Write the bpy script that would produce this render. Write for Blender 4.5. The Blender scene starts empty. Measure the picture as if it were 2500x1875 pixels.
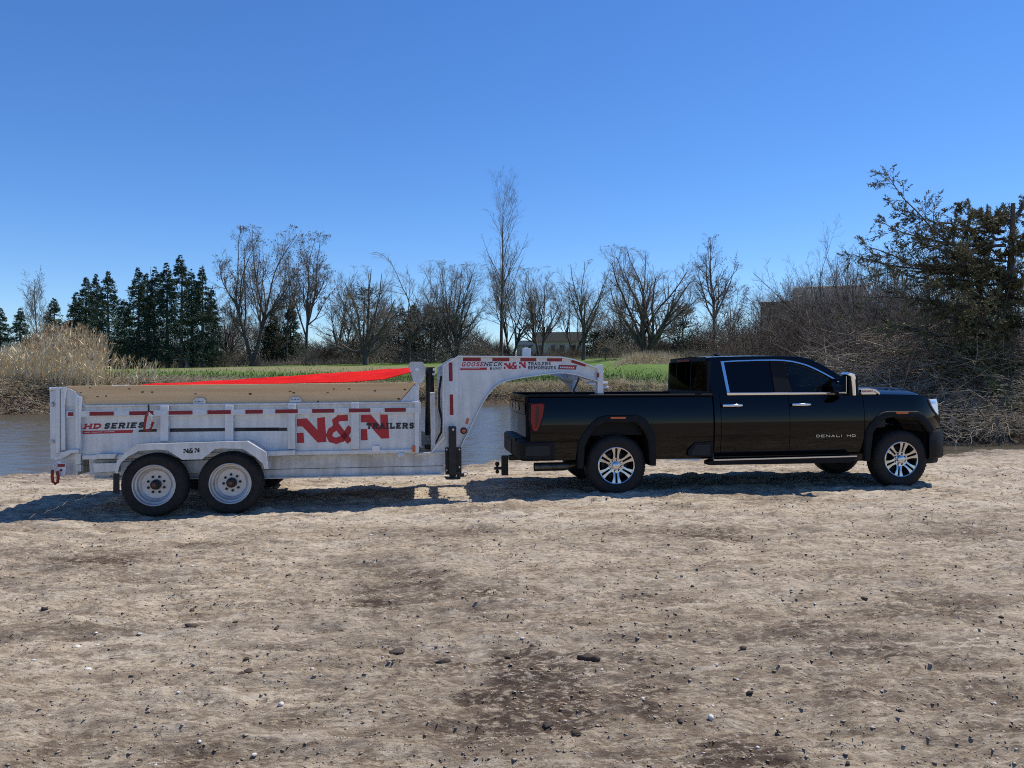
import bpy, bmesh, math, random
import numpy as np
from mathutils import Vector, Matrix

# ------------------------------------------------------------------ camera, sky, sun, exposure
SC = bpy.context.scene
COL = SC.collection
R = math.radians
F, CX, CY = 1878.0, 1250.0, 937.5          # focal length and centre of the 2500 x 1875 photograph
CAM = np.array((0.0, 0.0, 1.73))
PITCH, ROLL = math.atan(22.5 / F), 0.007
_f = np.array((0, math.cos(PITCH), -math.sin(PITCH)))
_r0 = np.array((1.0, 0, 0)); _u0 = np.array((0, math.sin(PITCH), math.cos(PITCH)))
_r = _r0 * math.cos(ROLL) - _u0 * math.sin(ROLL)
_u = _u0 * math.cos(ROLL) + _r0 * math.sin(ROLL)
cam = bpy.data.cameras.new('camera'); camo = bpy.data.objects.new('camera', cam); COL.objects.link(camo)
M = Matrix.Identity(4)
for i in range(3):
    M[i][0] = _r[i]; M[i][1] = _u[i]; M[i][2] = -_f[i]; M[i][3] = CAM[i]
camo.matrix_world = M
cam.sensor_width = 36.0; cam.lens = 36.0 * F / 2500.0
cam.clip_start = 0.05; cam.clip_end = 6000
SC.camera = camo

SUN_AZ, SUN_EL = R(63), R(60)              # azimuth clockwise from the view direction (+Y)
wd = bpy.data.worlds.new('World'); SC.world = wd; wd.use_nodes = True
nt = wd.node_tree; nt.nodes.clear()
sky = nt.nodes.new('ShaderNodeTexSky'); sky.sky_type = 'NISHITA'; sky.sun_disc = False
sky.sun_elevation = SUN_EL; sky.sun_rotation = SUN_AZ
sky.air_density = 1.0; sky.dust_density = 0.0; sky.ozone_density = 10.0; sky.altitude = 0
bg = nt.nodes.new('ShaderNodeBackground'); bg.inputs['Strength'].default_value = 0.15
wo = nt.nodes.new('ShaderNodeOutputWorld')
hs = nt.nodes.new('ShaderNodeHueSaturation'); hs.inputs['Saturation'].default_value = 1.12; hs.inputs['Hue'].default_value = .506
nt.links.new(sky.outputs[0], hs.inputs['Color']); nt.links.new(hs.outputs[0], bg.inputs[0]); nt.links.new(bg.outputs[0], wo.inputs[0])
sun = bpy.data.lights.new('sun', 'SUN'); sun.energy = 5.0; sun.angle = R(0.53); sun.color = (1.0, 0.95, 0.87)
suno = bpy.data.objects.new('sun', sun); COL.objects.link(suno)
sd = Vector((math.cos(SUN_EL) * math.sin(SUN_AZ), math.cos(SUN_EL) * math.cos(SUN_AZ), math.sin(SUN_EL)))
suno.rotation_euler = sd.to_track_quat('Z', 'Y').to_euler(); suno.location = (8, 8, 30)
SC.view_settings.view_transform = 'Standard'; SC.view_settings.look = 'None'
SC.view_settings.exposure = 0.0; SC.view_settings.gamma = 1.0; SC.view_settings.use_curve_mapping = False
SC.cycles.max_bounces = 8; SC.cycles.transparent_max_bounces = 12
SC.cycles.sample_clamp_indirect = 4.0
SC.cycles.use_denoising = False; SC.cycles.filter_width = 1.05

# ------------------------------------------------------------------ measuring helpers
def ray(px, py):
    return _f + (px - CX) / F * _r - (py - CY) / F * _u
def at(px, py, Y):                          # the point of a sight line at depth Y
    d = ray(px, py); return CAM + d * (Y / d[1])
class Frame:                                # a vehicle's own axes: s along it, w across (away from us), t up
    def __init__(s, O, phi):
        s.O = np.array(O, float); s.phi = phi
        s.u = np.array((math.cos(phi), math.sin(phi), 0)); s.n = np.array((-math.sin(phi), math.cos(phi), 0))
    def st(s, px, py, w=0.0):
        d = ray(px, py); k = (w - (CAM - s.O) @ s.n) / (d @ s.n)
        P = CAM + d * k - s.O
        return float(P @ s.u), float(P[2])
    def poly(s, pts, w=0.0):
        return [s.st(x, y, w) for x, y in pts]

# ------------------------------------------------------------------ object helpers
def tag(o, label=None, cat=None, group=None, kind=None):
    if label: o['label'] = label
    if cat: o['category'] = cat
    if group: o['group'] = group
    if kind: o['kind'] = kind
    return o
def empty(name, loc, rz=0.0):
    o = bpy.data.objects.new(name, None); COL.objects.link(o); o.location = loc; o.rotation_euler = (0, 0, rz)
    o.empty_display_size = 0.3
    return o
def link(name, me, mat=None, parent=None):
    o = bpy.data.objects.new(name, me); COL.objects.link(o)
    if mat and not me.materials: me.materials.append(mat)
    if parent: o.parent = parent
    return o
def np_mesh(name, V, Q, smooth=False):      # numpy verts (n,3) and faces (m,k)
    me = bpy.data.meshes.new(name)
    V = np.asarray(V, np.float32); Q = np.asarray(Q, np.int32)
    k = Q.shape[1]
    me.vertices.add(len(V)); me.vertices.foreach_set('co', V.ravel())
    me.loops.add(Q.size); me.loops.foreach_set('vertex_index', Q.ravel())
    me.polygons.add(len(Q)); me.polygons.foreach_set('loop_start', np.arange(0, Q.size, k, dtype=np.int32))
    me.polygons.foreach_set('loop_total', np.full(len(Q), k, np.int32))
    if smooth: me.polygons.foreach_set('use_smooth', np.ones(len(Q), bool))
    me.update(calc_edges=True)
    return me
class MB:
    def __init__(s): s.v = []; s.f = []
    def add(s, v, f):
        o = len(s.v); s.v += [tuple(map(float, p)) for p in v]; s.f += [tuple(i + o for i in q) for q in f]; return s
    def box(s, x0, x1, y0, y1, z0, z1):
        return s.add([(x0,y0,z0),(x1,y0,z0),(x1,y1,z0),(x0,y1,z0),(x0,y0,z1),(x1,y0,z1),(x1,y1,z1),(x0,y1,z1)],
              [(0,3,2,1),(4,5,6,7),(0,1,5,4),(1,2,6,5),(2,3,7,6),(3,0,4,7)])
    def prism(s, poly, y0, y1):             # (x, z) outline pushed through y0..y1
        n = len(poly)
        return s.add([(x, y0, z) for x, z in poly] + [(x, y1, z) for x, z in poly],
              [tuple(range(n)), tuple(range(2*n-1, n-1, -1))] + [(i, (i+1) % n, n+(i+1) % n, n+i) for i in range(n)])
    def slab(s, pts, d):                    # 3D polygon thickened by the vector d
        n = len(pts)
        return s.add(list(pts) + [tuple(p[i]+d[i] for i in range(3)) for p in pts],
              [tuple(range(n)), tuple(range(2*n-1, n-1, -1))] + [(i, (i+1) % n, n+(i+1) % n, n+i) for i in range(n)])
    def sheet(s, pts): return s.add(pts, [tuple(range(len(pts)))])
    def tube(s, pts, r, n=8, cap=True):
        pts = [Vector(p) for p in pts]; rs = r if isinstance(r, (list, tuple)) else [r]*len(pts)
        V = []; Fc = []
        for i, p in enumerate(pts):
            d = (pts[min(i+1, len(pts)-1)] - pts[max(i-1, 0)]).normalized()
            a = d.cross(Vector((0, 0, 1)) if abs(d.z) < .9 else Vector((0, 1, 0))).normalized(); b = d.cross(a)
            V += [p + (a*math.cos(q) + b*math.sin(q))*rs[i] for q in [2*math.pi*j/n for j in range(n)]]
        for i in range(len(pts)-1):
            Fc += [(i*n+j, i*n+(j+1) % n, (i+1)*n+(j+1) % n, (i+1)*n+j) for j in range(n)]
        if cap: Fc += [tuple(range(n)), tuple(range(len(V)-1, len(V)-n-1, -1))]
        return s.add(V, Fc)
    def lathe(s, prof, c, n=48, close=False):  # (radius, y) profile turned about the y axis at c = (x, z)
        V = []; Fc = []; m = len(prof)
        for j in range(n):
            a = 2*math.pi*j/n
            V += [(c[0]+r*math.cos(a), y, c[1]+r*math.sin(a)) for r, y in prof]
        for j in range(n):
            k = (j+1) % n
            for i in range(m-1 if not close else m):
                i2 = (i+1) % m
                Fc.append((j*m+i, j*m+i2, k*m+i2, k*m+i))
        return s.add(V, Fc)
    def grid(s, rows):                      # list of equally long rows of points
        n = len(rows[0]); V = [p for r in rows for p in r]
        return s.add(V, [(i*n+j, i*n+j+1, (i+1)*n+j+1, (i+1)*n+j) for i in range(len(rows)-1) for j in range(n-1)])
    def band(s, poly, y0, y1, th):          # an open (x, z) polyline swept across y with thickness th (downwards)
        return s.prism(list(poly) + [(x, z-th) for x, z in reversed(poly)], y0, y1)
    def build(s, name, mat, parent=None, smooth=None, bevel=0, flip=None, weld=False, label=None):
        v = s.v if flip is None else [(x, 2*flip-y, z) for x, y, z in s.v]
        me = bpy.data.meshes.new(name); me.from_pydata(v, [], s.f)
        bm = bmesh.new(); bm.from_mesh(me)
        if weld: bmesh.ops.remove_doubles(bm, verts=bm.verts, dist=1e-4)
        bmesh.ops.recalc_face_normals(bm, faces=bm.faces); bm.to_mesh(me); bm.free()
        if smooth is not None:
            me.polygons.foreach_set('use_smooth', np.ones(len(me.polygons), bool)); me.set_sharp_from_angle(angle=R(smooth))
        o = link(name, me, mat, parent)
        if bevel:
            b = o.modifiers.new('bevel', 'BEVEL'); b.width = bevel; b.segments = 2; b.limit_method = 'ANGLE'; b.angle_limit = R(40)
        if label: o['label'] = label
        return o
    def both(s, name, mat, parent, wc, **k):
        a = s.build(name, mat, parent, **k); b = s.build(name, mat, parent, flip=wc, **k); return a, b
def dup(o, parent=None, dx=(0, 0, 0)):
    c = o.copy(); COL.objects.link(c); c.parent = parent
    if parent is None or dx != (0, 0, 0): c.location = Vector(o.location) + Vector(dx)
    for ch in list(o.children):
        dup(ch, c)
    return c

# ------------------------------------------------------------------ noise on numpy arrays
def _hash(ix, iy, seed):
    h = (ix.astype(np.int64) * 374761393 + iy.astype(np.int64) * 668265263 + seed * 974634777) & 0xffffffff
    h = ((h ^ (h >> 13)) * 1274126177) & 0xffffffff
    return ((h ^ (h >> 16)) & 0xffff) / 65535.0
def vnoise(x, y, seed=0):
    ix = np.floor(x); iy = np.floor(y); fx = x-ix; fy = y-iy
    fx = fx*fx*(3-2*fx); fy = fy*fy*(3-2*fy)
    a = _hash(ix, iy, seed); b = _hash(ix+1, iy, seed); c = _hash(ix, iy+1, seed); d = _hash(ix+1, iy+1, seed)
    return (a*(1-fx)+b*fx)*(1-fy) + (c*(1-fx)+d*fx)*fy
def fbm(x, y, o=4, seed=0):
    t = 0; a = .5
    for i in range(o):
        t = t + a*(vnoise(x, y, seed+i*17)-.5); x = x*2.03+5.1; y = y*2.03+1.7; a *= .5
    return t
def sstep(a, b, x):
    t = np.clip((x-a)/(b-a), 0, 1); return t*t*(3-2*t)

# ------------------------------------------------------------------ materials
def nodes(name):
    m = bpy.data.materials.new(name); m.use_nodes = True
    n = m.node_tree; return m, n, n.nodes['Principled BSDF']
def rgb(c): return (c[0], c[1], c[2], 1)
def mat(name, c, rough=.5, metal=0.0, spec=.5, coat=0.0, **kw):
    m, n, b = nodes(name)
    b.inputs['Base Color'].default_value = rgb(c); b.inputs['Roughness'].default_value = rough
    b.inputs['Metallic'].default_value = metal; b.inputs['Specular IOR Level'].default_value = spec
    b.inputs['Coat Weight'].default_value = coat; b.inputs['Coat Roughness'].default_value = .02; b.inputs['Coat IOR'].default_value = kw.get('cior', 1.5)
    return m
def noisy(name, c1, c2, scale=5, rough=.7, metal=0.0, bump=0.0, bscale=None, stretch=(1, 1, 1), lo=.35, hi=.65, detail=6, spec=.4, rvar=0.0, dist=.02, c3=None, s3=1.0, coords='Object', runs=0.0):
    m, n, b = nodes(name); L = n.links; N = n.nodes
    tc = N.new('ShaderNodeTexCoord'); mp = N.new('ShaderNodeMapping'); mp.inputs['Scale'].default_value = stretch
    L.new(tc.outputs[coords], mp.inputs[0])
    nz = N.new('ShaderNodeTexNoise'); nz.inputs['Scale'].default_value = scale; nz.inputs['Detail'].default_value = detail
    nz.inputs['Roughness'].default_value = .62
    L.new(mp.outputs[0], nz.inputs['Vector'])
    cr = N.new('ShaderNodeValToRGB'); cr.color_ramp.elements[0].position = lo; cr.color_ramp.elements[1].position = hi
    cr.color_ramp.elements[0].color = rgb(c1); cr.color_ramp.elements[1].color = rgb(c2)
    L.new(nz.outputs['Fac'], cr.inputs[0]); out = cr.outputs[0]
    if c3:
        n3 = N.new('ShaderNodeTexNoise'); n3.inputs['Scale'].default_value = s3; n3.inputs['Detail'].default_value = 5
        L.new(mp.outputs[0], n3.inputs['Vector'])
        r3 = N.new('ShaderNodeValToRGB'); r3.color_ramp.elements[0].position = .5; r3.color_ramp.elements[1].position = .66
        L.new(n3.outputs['Fac'], r3.inputs[0])
        mx = N.new('ShaderNodeMix'); mx.data_type = 'RGBA'; L.new(r3.outputs[0], mx.inputs[0]); L.new(out, mx.inputs[6]); mx.inputs[7].default_value = rgb(c3)
        out = mx.outputs[2]
    if runs:                                  # long vertical runs and stains
        m4 = N.new('ShaderNodeMapping'); m4.inputs['Scale'].default_value = (9, 9, .9); L.new(tc.outputs[coords], m4.inputs[0])
        n4 = N.new('ShaderNodeTexNoise'); n4.inputs['Scale'].default_value = 1.6; n4.inputs['Detail'].default_value = 7; L.new(m4.outputs[0], n4.inputs['Vector'])
        r4 = N.new('ShaderNodeValToRGB'); r4.color_ramp.elements[0].position = .36; r4.color_ramp.elements[1].position = .6
        r4.color_ramp.elements[0].color = (1-runs, 1-runs*1.05, 1-runs*1.15, 1); r4.color_ramp.elements[1].color = (1.04, 1.04, 1.04, 1); L.new(n4.outputs['Fac'], r4.inputs[0])
        m5 = N.new('ShaderNodeMix'); m5.data_type = 'RGBA'; m5.blend_type = 'MULTIPLY'; m5.inputs[0].default_value = 1; L.new(out, m5.inputs[6]); L.new(r4.outputs[0], m5.inputs[7]); out = m5.outputs[2]
    L.new(out, b.inputs['Base Color'])
    b.inputs['Roughness'].default_value = rough; b.inputs['Metallic'].default_value = metal; b.inputs['Specular IOR Level'].default_value = spec
    if rvar:
        mr = N.new('ShaderNodeMapRange'); mr.inputs[3].default_value = rough-rvar; mr.inputs[4].default_value = rough+rvar
        L.new(nz.outputs['Fac'], mr.inputs[0]); L.new(mr.outputs[0], b.inputs['Roughness'])
    if bump:
        nb = N.new('ShaderNodeTexNoise'); nb.inputs['Scale'].default_value = bscale or scale*4; nb.inputs['Detail'].default_value = 8
        L.new(mp.outputs[0], nb.inputs['Vector'])
        bp = N.new('ShaderNodeBump'); bp.inputs['Strength'].default_value = bump; bp.inputs['Distance'].default_value = dist
        L.new(nb.outputs['Fac'], bp.inputs['Height']); L.new(bp.outputs[0], b.inputs['Normal'])
    return m
def glass(name, tint, refl=.7):
    m, n, b = nodes(name); L = n.links; N = n.nodes
    N.remove(b); tr = N.new('ShaderNodeBsdfTransparent'); tr.inputs[0].default_value = rgb(tint)
    gl = N.new('ShaderNodeBsdfGlossy'); gl.inputs['Roughness'].default_value = 0.01; gl.inputs[0].default_value = (refl, refl, refl, 1)
    fr = N.new('ShaderNodeFresnel'); ge = N.new('ShaderNodeNewGeometry'); mi = N.new('ShaderNodeMapRange'); mi.inputs[3].default_value = 1.5; mi.inputs[4].default_value = 1/1.5
    L.new(ge.outputs['Backfacing'], mi.inputs[0]); L.new(mi.outputs[0], fr.inputs[0])
    mx = N.new('ShaderNodeMixShader'); L.new(fr.outputs[0], mx.inputs[0]); L.new(tr.outputs[0], mx.inputs[1]); L.new(gl.outputs[0], mx.inputs[2])
    L.new(mx.outputs[0], N['Material Output'].inputs[0])
    return m

MT = {}
MT['galv'] = noisy('galvanised_steel', (.55, .565, .58), (.66, .67, .68), 7, .46, .5, bump=.05, bscale=60, spec=.5, rvar=.1, c3=(.63, .64, .655), s3=2.2, runs=.10)
MT['galv2'] = noisy('galvanised_steel_frame', (.52, .525, .53), (.66, .665, .67), 7, .55, .3, bump=.06, bscale=50, rvar=.1, c3=(.50, .485, .46), s3=3, runs=.14)
MT['galv_bright'] = noisy('clean_zinc_plate', (.6, .62, .65), (.7, .72, .74), 12, .4, .6, rvar=.08)
MT['black_steel'] = noisy('black_painted_steel', (.006, .006, .007), (.014, .014, .015), 14, .42)
MT['black_plastic'] = noisy('black_plastic', (.005, .0055, .0065), (.008, .0085, .010), 30, .6, spec=.2)
MT['arch_plastic'] = noisy('dusty_black_plastic', (.006, .0065, .0075), (.012, .0125, .013), 12, .65, spec=.2)
MT['rubber'] = noisy('tyre_rubber', (.008, .008, .0085), (.014, .0135, .013), 16, .78, bump=.3, bscale=40, dist=.004)
MT['rubber_dusty'] = noisy('dusty_tyre_rubber', (.009, .009, .009), (.022, .020, .018), 10, .85, bump=.3, bscale=40, dist=.004)
MT['paint'] = mat('black_truck_paint', (.0012, .0014, .0022), .4, 0, .0, 1.0, cior=1.37)
def dusty_paint():                            # road dust thins out upwards from the sills
    n = MT['paint'].node_tree; N = n.nodes; L = n.links; b = N['Principled BSDF']
    tc = N.new('ShaderNodeTexCoord'); sp = N.new('ShaderNodeSeparateXYZ'); L.new(tc.outputs['Object'], sp.inputs[0])
    mr = N.new('ShaderNodeMapRange'); mr.inputs[1].default_value = .95; mr.inputs[2].default_value = .45; L.new(sp.outputs['Z'], mr.inputs[0])
    nz = N.new('ShaderNodeTexNoise'); nz.inputs['Scale'].default_value = 5; nz.inputs['Detail'].default_value = 9; L.new(tc.outputs['Object'], nz.inputs['Vector'])
    mu = N.new('ShaderNodeMath'); mu.operation = 'MULTIPLY'; L.new(mr.outputs[0], mu.inputs[0]); L.new(nz.outputs['Fac'], mu.inputs[1])
    m2 = N.new('ShaderNodeMath'); m2.operation = 'MULTIPLY'; L.new(mu.outputs[0], m2.inputs[0]); m2.inputs[1].default_value = .06
    mx = N.new('ShaderNodeMix'); mx.data_type = 'RGBA'; L.new(m2.outputs[0], mx.inputs[0]); mx.inputs[6].default_value = (.0012, .0014, .0022, 1); mx.inputs[7].default_value = (.20, .155, .11, 1)
    L.new(mx.outputs[2], b.inputs['Base Color'])
dusty_paint()
MT['chrome'] = mat('chrome', (.78, .79, .8), .08, 1.0)
MT['wheel_chrome'] = noisy('polished_wheel', (.50, .50, .51), (.62, .62, .63), 20, .2, 1.0)
MT['dark_metal'] = mat('dark_brake_metal', (.03, .03, .032), .5, .6)
MT['priv_glass'] = glass('privacy_glass', (.010, .011, .013), .55)
MT['rear_glass'] = glass('rear_glass', (.010, .011, .013), .10)
MT['door_glass'] = glass('door_glass', (.30, .34, .31), .6)
MT['shield_glass'] = glass('windscreen_glass', (.5, .55, .52))
MT['interior'] = mat('dark_cabin_trim', (.02, .02, .021), .7)
MT['red_lens'] = mat('red_lens', (.22, .003, .005), .3, 0, .3, .25)
MT['amber'] = mat('amber_lens', (.55, .10, .02), .25, 0, .5, .5)
MT['lamp_clear'] = mat('clear_headlight', (.66, .70, .74), .15, .1, .6, 1.0)
MT['tape_red'] = noisy('red_reflective_tape', (.20, .008, .014), (.27, .012, .02), 60, .35)
MT['tape_white'] = noisy('silver_reflective_tape', (.55, .57, .6), (.68, .7, .72), 40, .35)
MT['decal_red'] = mat('red_vinyl', (.42, .012, .02), .4)
MT['decal_black'] = mat('black_vinyl', (.008, .008, .014), .4)
MT['decal_white'] = mat('white_vinyl', (.66, .68, .71), .4)
MT['tarp'] = noisy('red_tarp', (.50, .008, .006), (.68, .014, .008), 3, .8, bump=.35, bscale=14, dist=.02, spec=.08)
MT['red_paint'] = noisy('worn_red_hook_paint', (.18, .015, .012), (.30, .03, .02), 20, .5)
MT['mud_flap'] = mat('mud_flap_rubber', (.01, .01, .011), .7)
MT['rust'] = noisy('rusty_hub_cap', (.12, .03, .018), (.2, .06, .03), 30, .6)
MT['letter_chrome'] = mat('badge_chrome', (.6, .6, .62), .25, 1.0)
# ------------------------------------------------------------------ the setting: dirt lot, pond, far field
WATER_Z = -0.24
def shore(X):                               # near edge of the pond
    return np.interp(X, [-80, -30, -12, -9, -5, -.5, 4, 10, 20, 60], [11, 12.0, 13.3, 13.9, 14.7, 15.4, 15.9, 16.5, 17.2, 18]) + .25*np.sin(X*1.3) + .18*np.sin(X*3.1+1)
def far_bank(X):
    return np.interp(X, [-200, -60, -28, -12, 0, 8, 10.5, 11.6, 13, 20, 40, 200], [30, 36, 41, 49, 53, 52, 38, 23, 20.6, 19.8, 19, 19]) + .35*np.sin(X*.9) + .2*np.sin(X*2.7)
TRACKS = [(8.75, .035), (7.15, .03), (6.3, -.05), (5.0, -.075), (8.1, -.03), (11.6, .09), (5.75, .14), (4.45, .16), (7.7, .0)]
def lot_base(X, Y):
    return -.06*sstep(1.0, -3.0, X)
def dirt_h(X, Y):
    h = lot_base(X, Y) + .035*fbm(X*.35, Y*.5, 3, 3)
    h = h + .026*fbm(X*.6, Y*3.4, 4, 11)                       # low ruts running along the lot
    h = h + .012*fbm(X*5, Y*6.5, 4, 29) + .010*fbm(X*19, Y*25, 3, 31)
    for fx_, fy_, sd_, am in ((1.6, 6.5, 37, .14), (4.0, 17.0, 39, .08)):                             # broken crust: low ragged steps
        s_ = fbm(X*fx_+7, Y*fy_, 6, sd_)/.07; fl = np.floor(s_); h = h + am*.07*(fl+sstep(.0, .4, s_-fl))
    cl = fbm(X*9+3, Y*11, 3, 57); h = h + .02*np.clip(cl-.11, 0, 1)   # crumbs standing proud
    for y0, sl in TRACKS:                                        # tyre tracks
        d = Y-(y0+sl*X+.10*np.sin(X*.55+y0)); k = .6+.8*vnoise(X*.8, Y*.5+y0, 44)
        h = h - .010*k*np.exp(-(d/.12)**2) + .006*k*np.exp(-((np.abs(d)-.19)/.06)**2)
    e = (Y - shore(X)) + 1.1*fbm(X*1.5, Y*1.5, 3, 71)
    return h - .55*sstep(-.5, .9, e) + .05*sstep(-1.6, -.4, e)*(1-sstep(-.3, .3, e))
def bank_top(X):
    return np.interp(X, [-60, -28, -20, -8, 0, 8, 12, 30], [1.7, 1.5, 1.3, 1.05, .95, 1.1, .75, .8])
def field_h(X, Y):
    fb = far_bank(X); d = Y - fb + .8*fbm(X*.6, Y*.6, 3, 5)
    bt = bank_top(X)
    far = np.interp(X, [-90, -50, 10, 60], [2.6, 3.2, 4.3, 4.2])
    lawn = bt + (far-bt)*np.clip((Y-fb-3)/(118-fb-3), 0, 1) + np.clip(Y-118, 0, 400)*.006
    h = -.75 + (lawn+.75)*sstep(-.8, np.where(X > 11, 2.6, 2.2), d)
    h = h + .16*fbm(X*.5, Y*.5, 4, 9)*sstep(.5, 3, d) + .05*fbm(X*2.5, Y*2.5, 3, 19)
    return np.where(Y < (shore(X)+.6), np.minimum(h, -.8), h)
def axis(*segs):
    out = []
    for a, b, s in segs: out.append(np.arange(a, b, s))
    out.append([segs[-1][1]]); return np.concatenate(out)
def sheet_mesh(name, xs, ys, hf):
    X, Y = np.meshgrid(xs, ys); Z = hf(X, Y)
    V = np.stack([X, Y, Z], -1).reshape(-1, 3); nx = len(xs); ny = len(ys)
    I = (np.arange(ny-1)[:, None]*nx + np.arange(nx-1)[None]).ravel()
    return np_mesh(name, V, np.stack([I, I+1, I+1+nx, I+nx], 1), True), X.ravel(), Y.ravel(), Z.ravel()
def attr(me, name, val):
    a = me.attributes.new(name, 'FLOAT', 'POINT'); a.data.foreach_set('value', np.asarray(val, np.float32))

# dirt -------------------------------------------------------------
ys = [-2500, -900, -300, -150, -90, -60, -40, -25, -15, -8, -4, -1, .5, 1.5]; y = 2.2
while y < 19: ys.append(y); y += max(.012, .0052*y)
xs = axis((-2520, -420, 300), (-420, -70, 50), (-70, -30, 4), (-30, -15, .6), (-15, -9, .05), (-9, -5, .024), (-5, 5, .0165), (5, 9, .024), (9, 15, .05), (15, 30, .6), (30, 70, 4), (70, 420, 50), (420, 2520, 300))
dm, DX, DY, DZ = sheet_mesh('dirt_lot', xs, np.array(ys), dirt_h)
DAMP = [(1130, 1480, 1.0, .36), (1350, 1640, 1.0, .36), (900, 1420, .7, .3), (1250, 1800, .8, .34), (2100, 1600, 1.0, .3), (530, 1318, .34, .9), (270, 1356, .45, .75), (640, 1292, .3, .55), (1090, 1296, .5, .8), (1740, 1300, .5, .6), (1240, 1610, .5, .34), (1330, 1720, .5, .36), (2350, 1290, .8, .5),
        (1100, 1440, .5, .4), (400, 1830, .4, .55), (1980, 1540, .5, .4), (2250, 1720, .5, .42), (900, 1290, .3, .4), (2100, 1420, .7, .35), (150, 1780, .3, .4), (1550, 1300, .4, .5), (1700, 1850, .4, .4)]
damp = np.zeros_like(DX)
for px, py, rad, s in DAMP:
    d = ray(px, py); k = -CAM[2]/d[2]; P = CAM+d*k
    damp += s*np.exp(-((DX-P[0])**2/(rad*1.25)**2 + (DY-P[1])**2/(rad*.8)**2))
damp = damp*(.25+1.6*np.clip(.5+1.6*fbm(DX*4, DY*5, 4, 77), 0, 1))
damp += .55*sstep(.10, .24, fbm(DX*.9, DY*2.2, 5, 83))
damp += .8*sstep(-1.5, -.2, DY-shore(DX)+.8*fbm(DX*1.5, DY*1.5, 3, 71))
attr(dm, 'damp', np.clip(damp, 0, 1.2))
pl_ = .6*sstep(7.6, 10.2, DY+1.6*fbm(DX*.5, DY*.5, 3, 5))*sstep(-.16, .12, fbm(DX*.8, DY*3.0, 5, 14))
for y0, sl in TRACKS:
    d = DY-(y0+sl*DX+.10*np.sin(DX*.55+y0)); pl_ = np.maximum(pl_, .28*np.exp(-(d/.16)**2)*sstep(.25, .7, vnoise(DX*.9, DY*1.5, 61)))
attr(dm, 'pale', np.clip(pl_, 0, 1))
def dirt_material():
    m, n, b = nodes('packed_clay_dirt'); L = n.links; N = n.nodes
    tc = N.new('ShaderNodeTexCoord'); at_ = N.new('ShaderNodeAttribute'); at_.attribute_name = 'damp'
    mp = N.new('ShaderNodeMapping'); mp.inputs['Scale'].default_value = (1, 2.9, 1); L.new(tc.outputs['Object'], mp.inputs[0])
    def noise(sc, det, vec): 
        x = N.new('ShaderNodeTexNoise'); x.inputs['Scale'].default_value = sc; x.inputs['Detail'].default_value = det; x.inputs['Roughness'].default_value = .72
        L.new(vec, x.inputs['Vector']); return x.outputs['Fac']
    def ramp(f, p0, c0, p1, c1):
        r = N.new('ShaderNodeValToRGB'); e = r.color_ramp.elements; e[0].position = p0; e[1].position = p1; e[0].color = rgb(c0); e[1].color = rgb(c1)
        L.new(f, r.inputs[0]); return r.outputs[0]
    def mix(fac, a, bb, mode='MIX'):
        x = N.new('ShaderNodeMix'); x.data_type = 'RGBA'; x.blend_type = mode
        for sock, val in ((0, fac), (6, a), (7, bb)):
            if hasattr(val, 'links'): L.new(val, x.inputs[sock])
            else: x.inputs[sock].default_value = val if sock == 0 else rgb(val)
        return x.outputs[2]
    base = ramp(noise(1.6, 9, mp.outputs[0]), .34, (.325, .255, .172), .66, (.52, .43, .31))
    fine = ramp(noise(20, 4, mp.outputs[0]), .38, (.44, .40, .365), .50, (1.06, 1.06, 1.06))
    c = mix(1.0, base, fine, 'MULTIPLY')
    pale = ramp(noise(3.2, 12, mp.outputs[0]), .56, (0, 0, 0), .70, (1, 1, 1))
    c = mix(pale, c, (.52, .445, .345))
    pa = N.new('ShaderNodeAttribute'); pa.attribute_name = 'pale'; c = mix(pa.outputs['Fac'], c, (.56, .485, .38))
    streak = ramp(noise(6.5, 6, mp.outputs[0]), .39, (.85, .85, .85), .50, (0, 0, 0)); c = mix(streak, c, (.195, .142, .096))
    m3 = N.new('ShaderNodeMapping'); m3.inputs['Scale'].default_value = (.30, 3.4, 1); m3.inputs['Rotation'].default_value = (0, 0, .05); L.new(tc.outputs['Object'], m3.inputs[0])
    lines = ramp(noise(2.6, 9, m3.outputs[0]), .38, (.65, .65, .65), .50, (0, 0, 0)); c = mix(lines, c, (.20, .150, .105))
    lines2 = ramp(noise(4.1, 9, m3.outputs[0]), .54, (0, 0, 0), .66, (.6, .6, .6)); c = mix(lines2, c, (.56, .48, .37))
    chips = ramp(noise(11, 5, mp.outputs[0]), .63, (0, 0, 0), .67, (1, 1, 1)); c = mix(chips, c, (.62, .56, .47))
    grit = ramp(noise(38, 3, tc.outputs['Object']), .68, (0, 0, 0), .74, (1, 1, 1))
    c = mix(grit, c, (.60, .55, .48))
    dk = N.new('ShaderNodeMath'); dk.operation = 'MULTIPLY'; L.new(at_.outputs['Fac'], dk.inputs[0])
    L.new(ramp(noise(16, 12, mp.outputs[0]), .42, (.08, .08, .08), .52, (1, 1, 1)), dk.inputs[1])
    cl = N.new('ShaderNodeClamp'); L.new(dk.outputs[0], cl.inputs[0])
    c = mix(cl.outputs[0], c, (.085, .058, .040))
    L.new(c, b.inputs['Base Color']); b.inputs['Roughness'].default_value = .9; b.inputs['Specular IOR Level'].default_value = .2
    b1 = N.new('ShaderNodeBump'); b1.inputs['Strength'].default_value = .8; b1.inputs['Distance'].default_value = .018
    L.new(noise(12, 6, mp.outputs[0]), b1.inputs['Height'])
    b2 = N.new('ShaderNodeBump'); b2.inputs['Strength'].default_value = .7; b2.inputs['Distance'].default_value = .004
    L.new(noise(48, 5, mp.outputs[0]), b2.inputs['Height']); L.new(b1.outputs[0], b2.inputs['Normal'])
    L.new(b2.outputs[0], b.inputs['Normal'])
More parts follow.
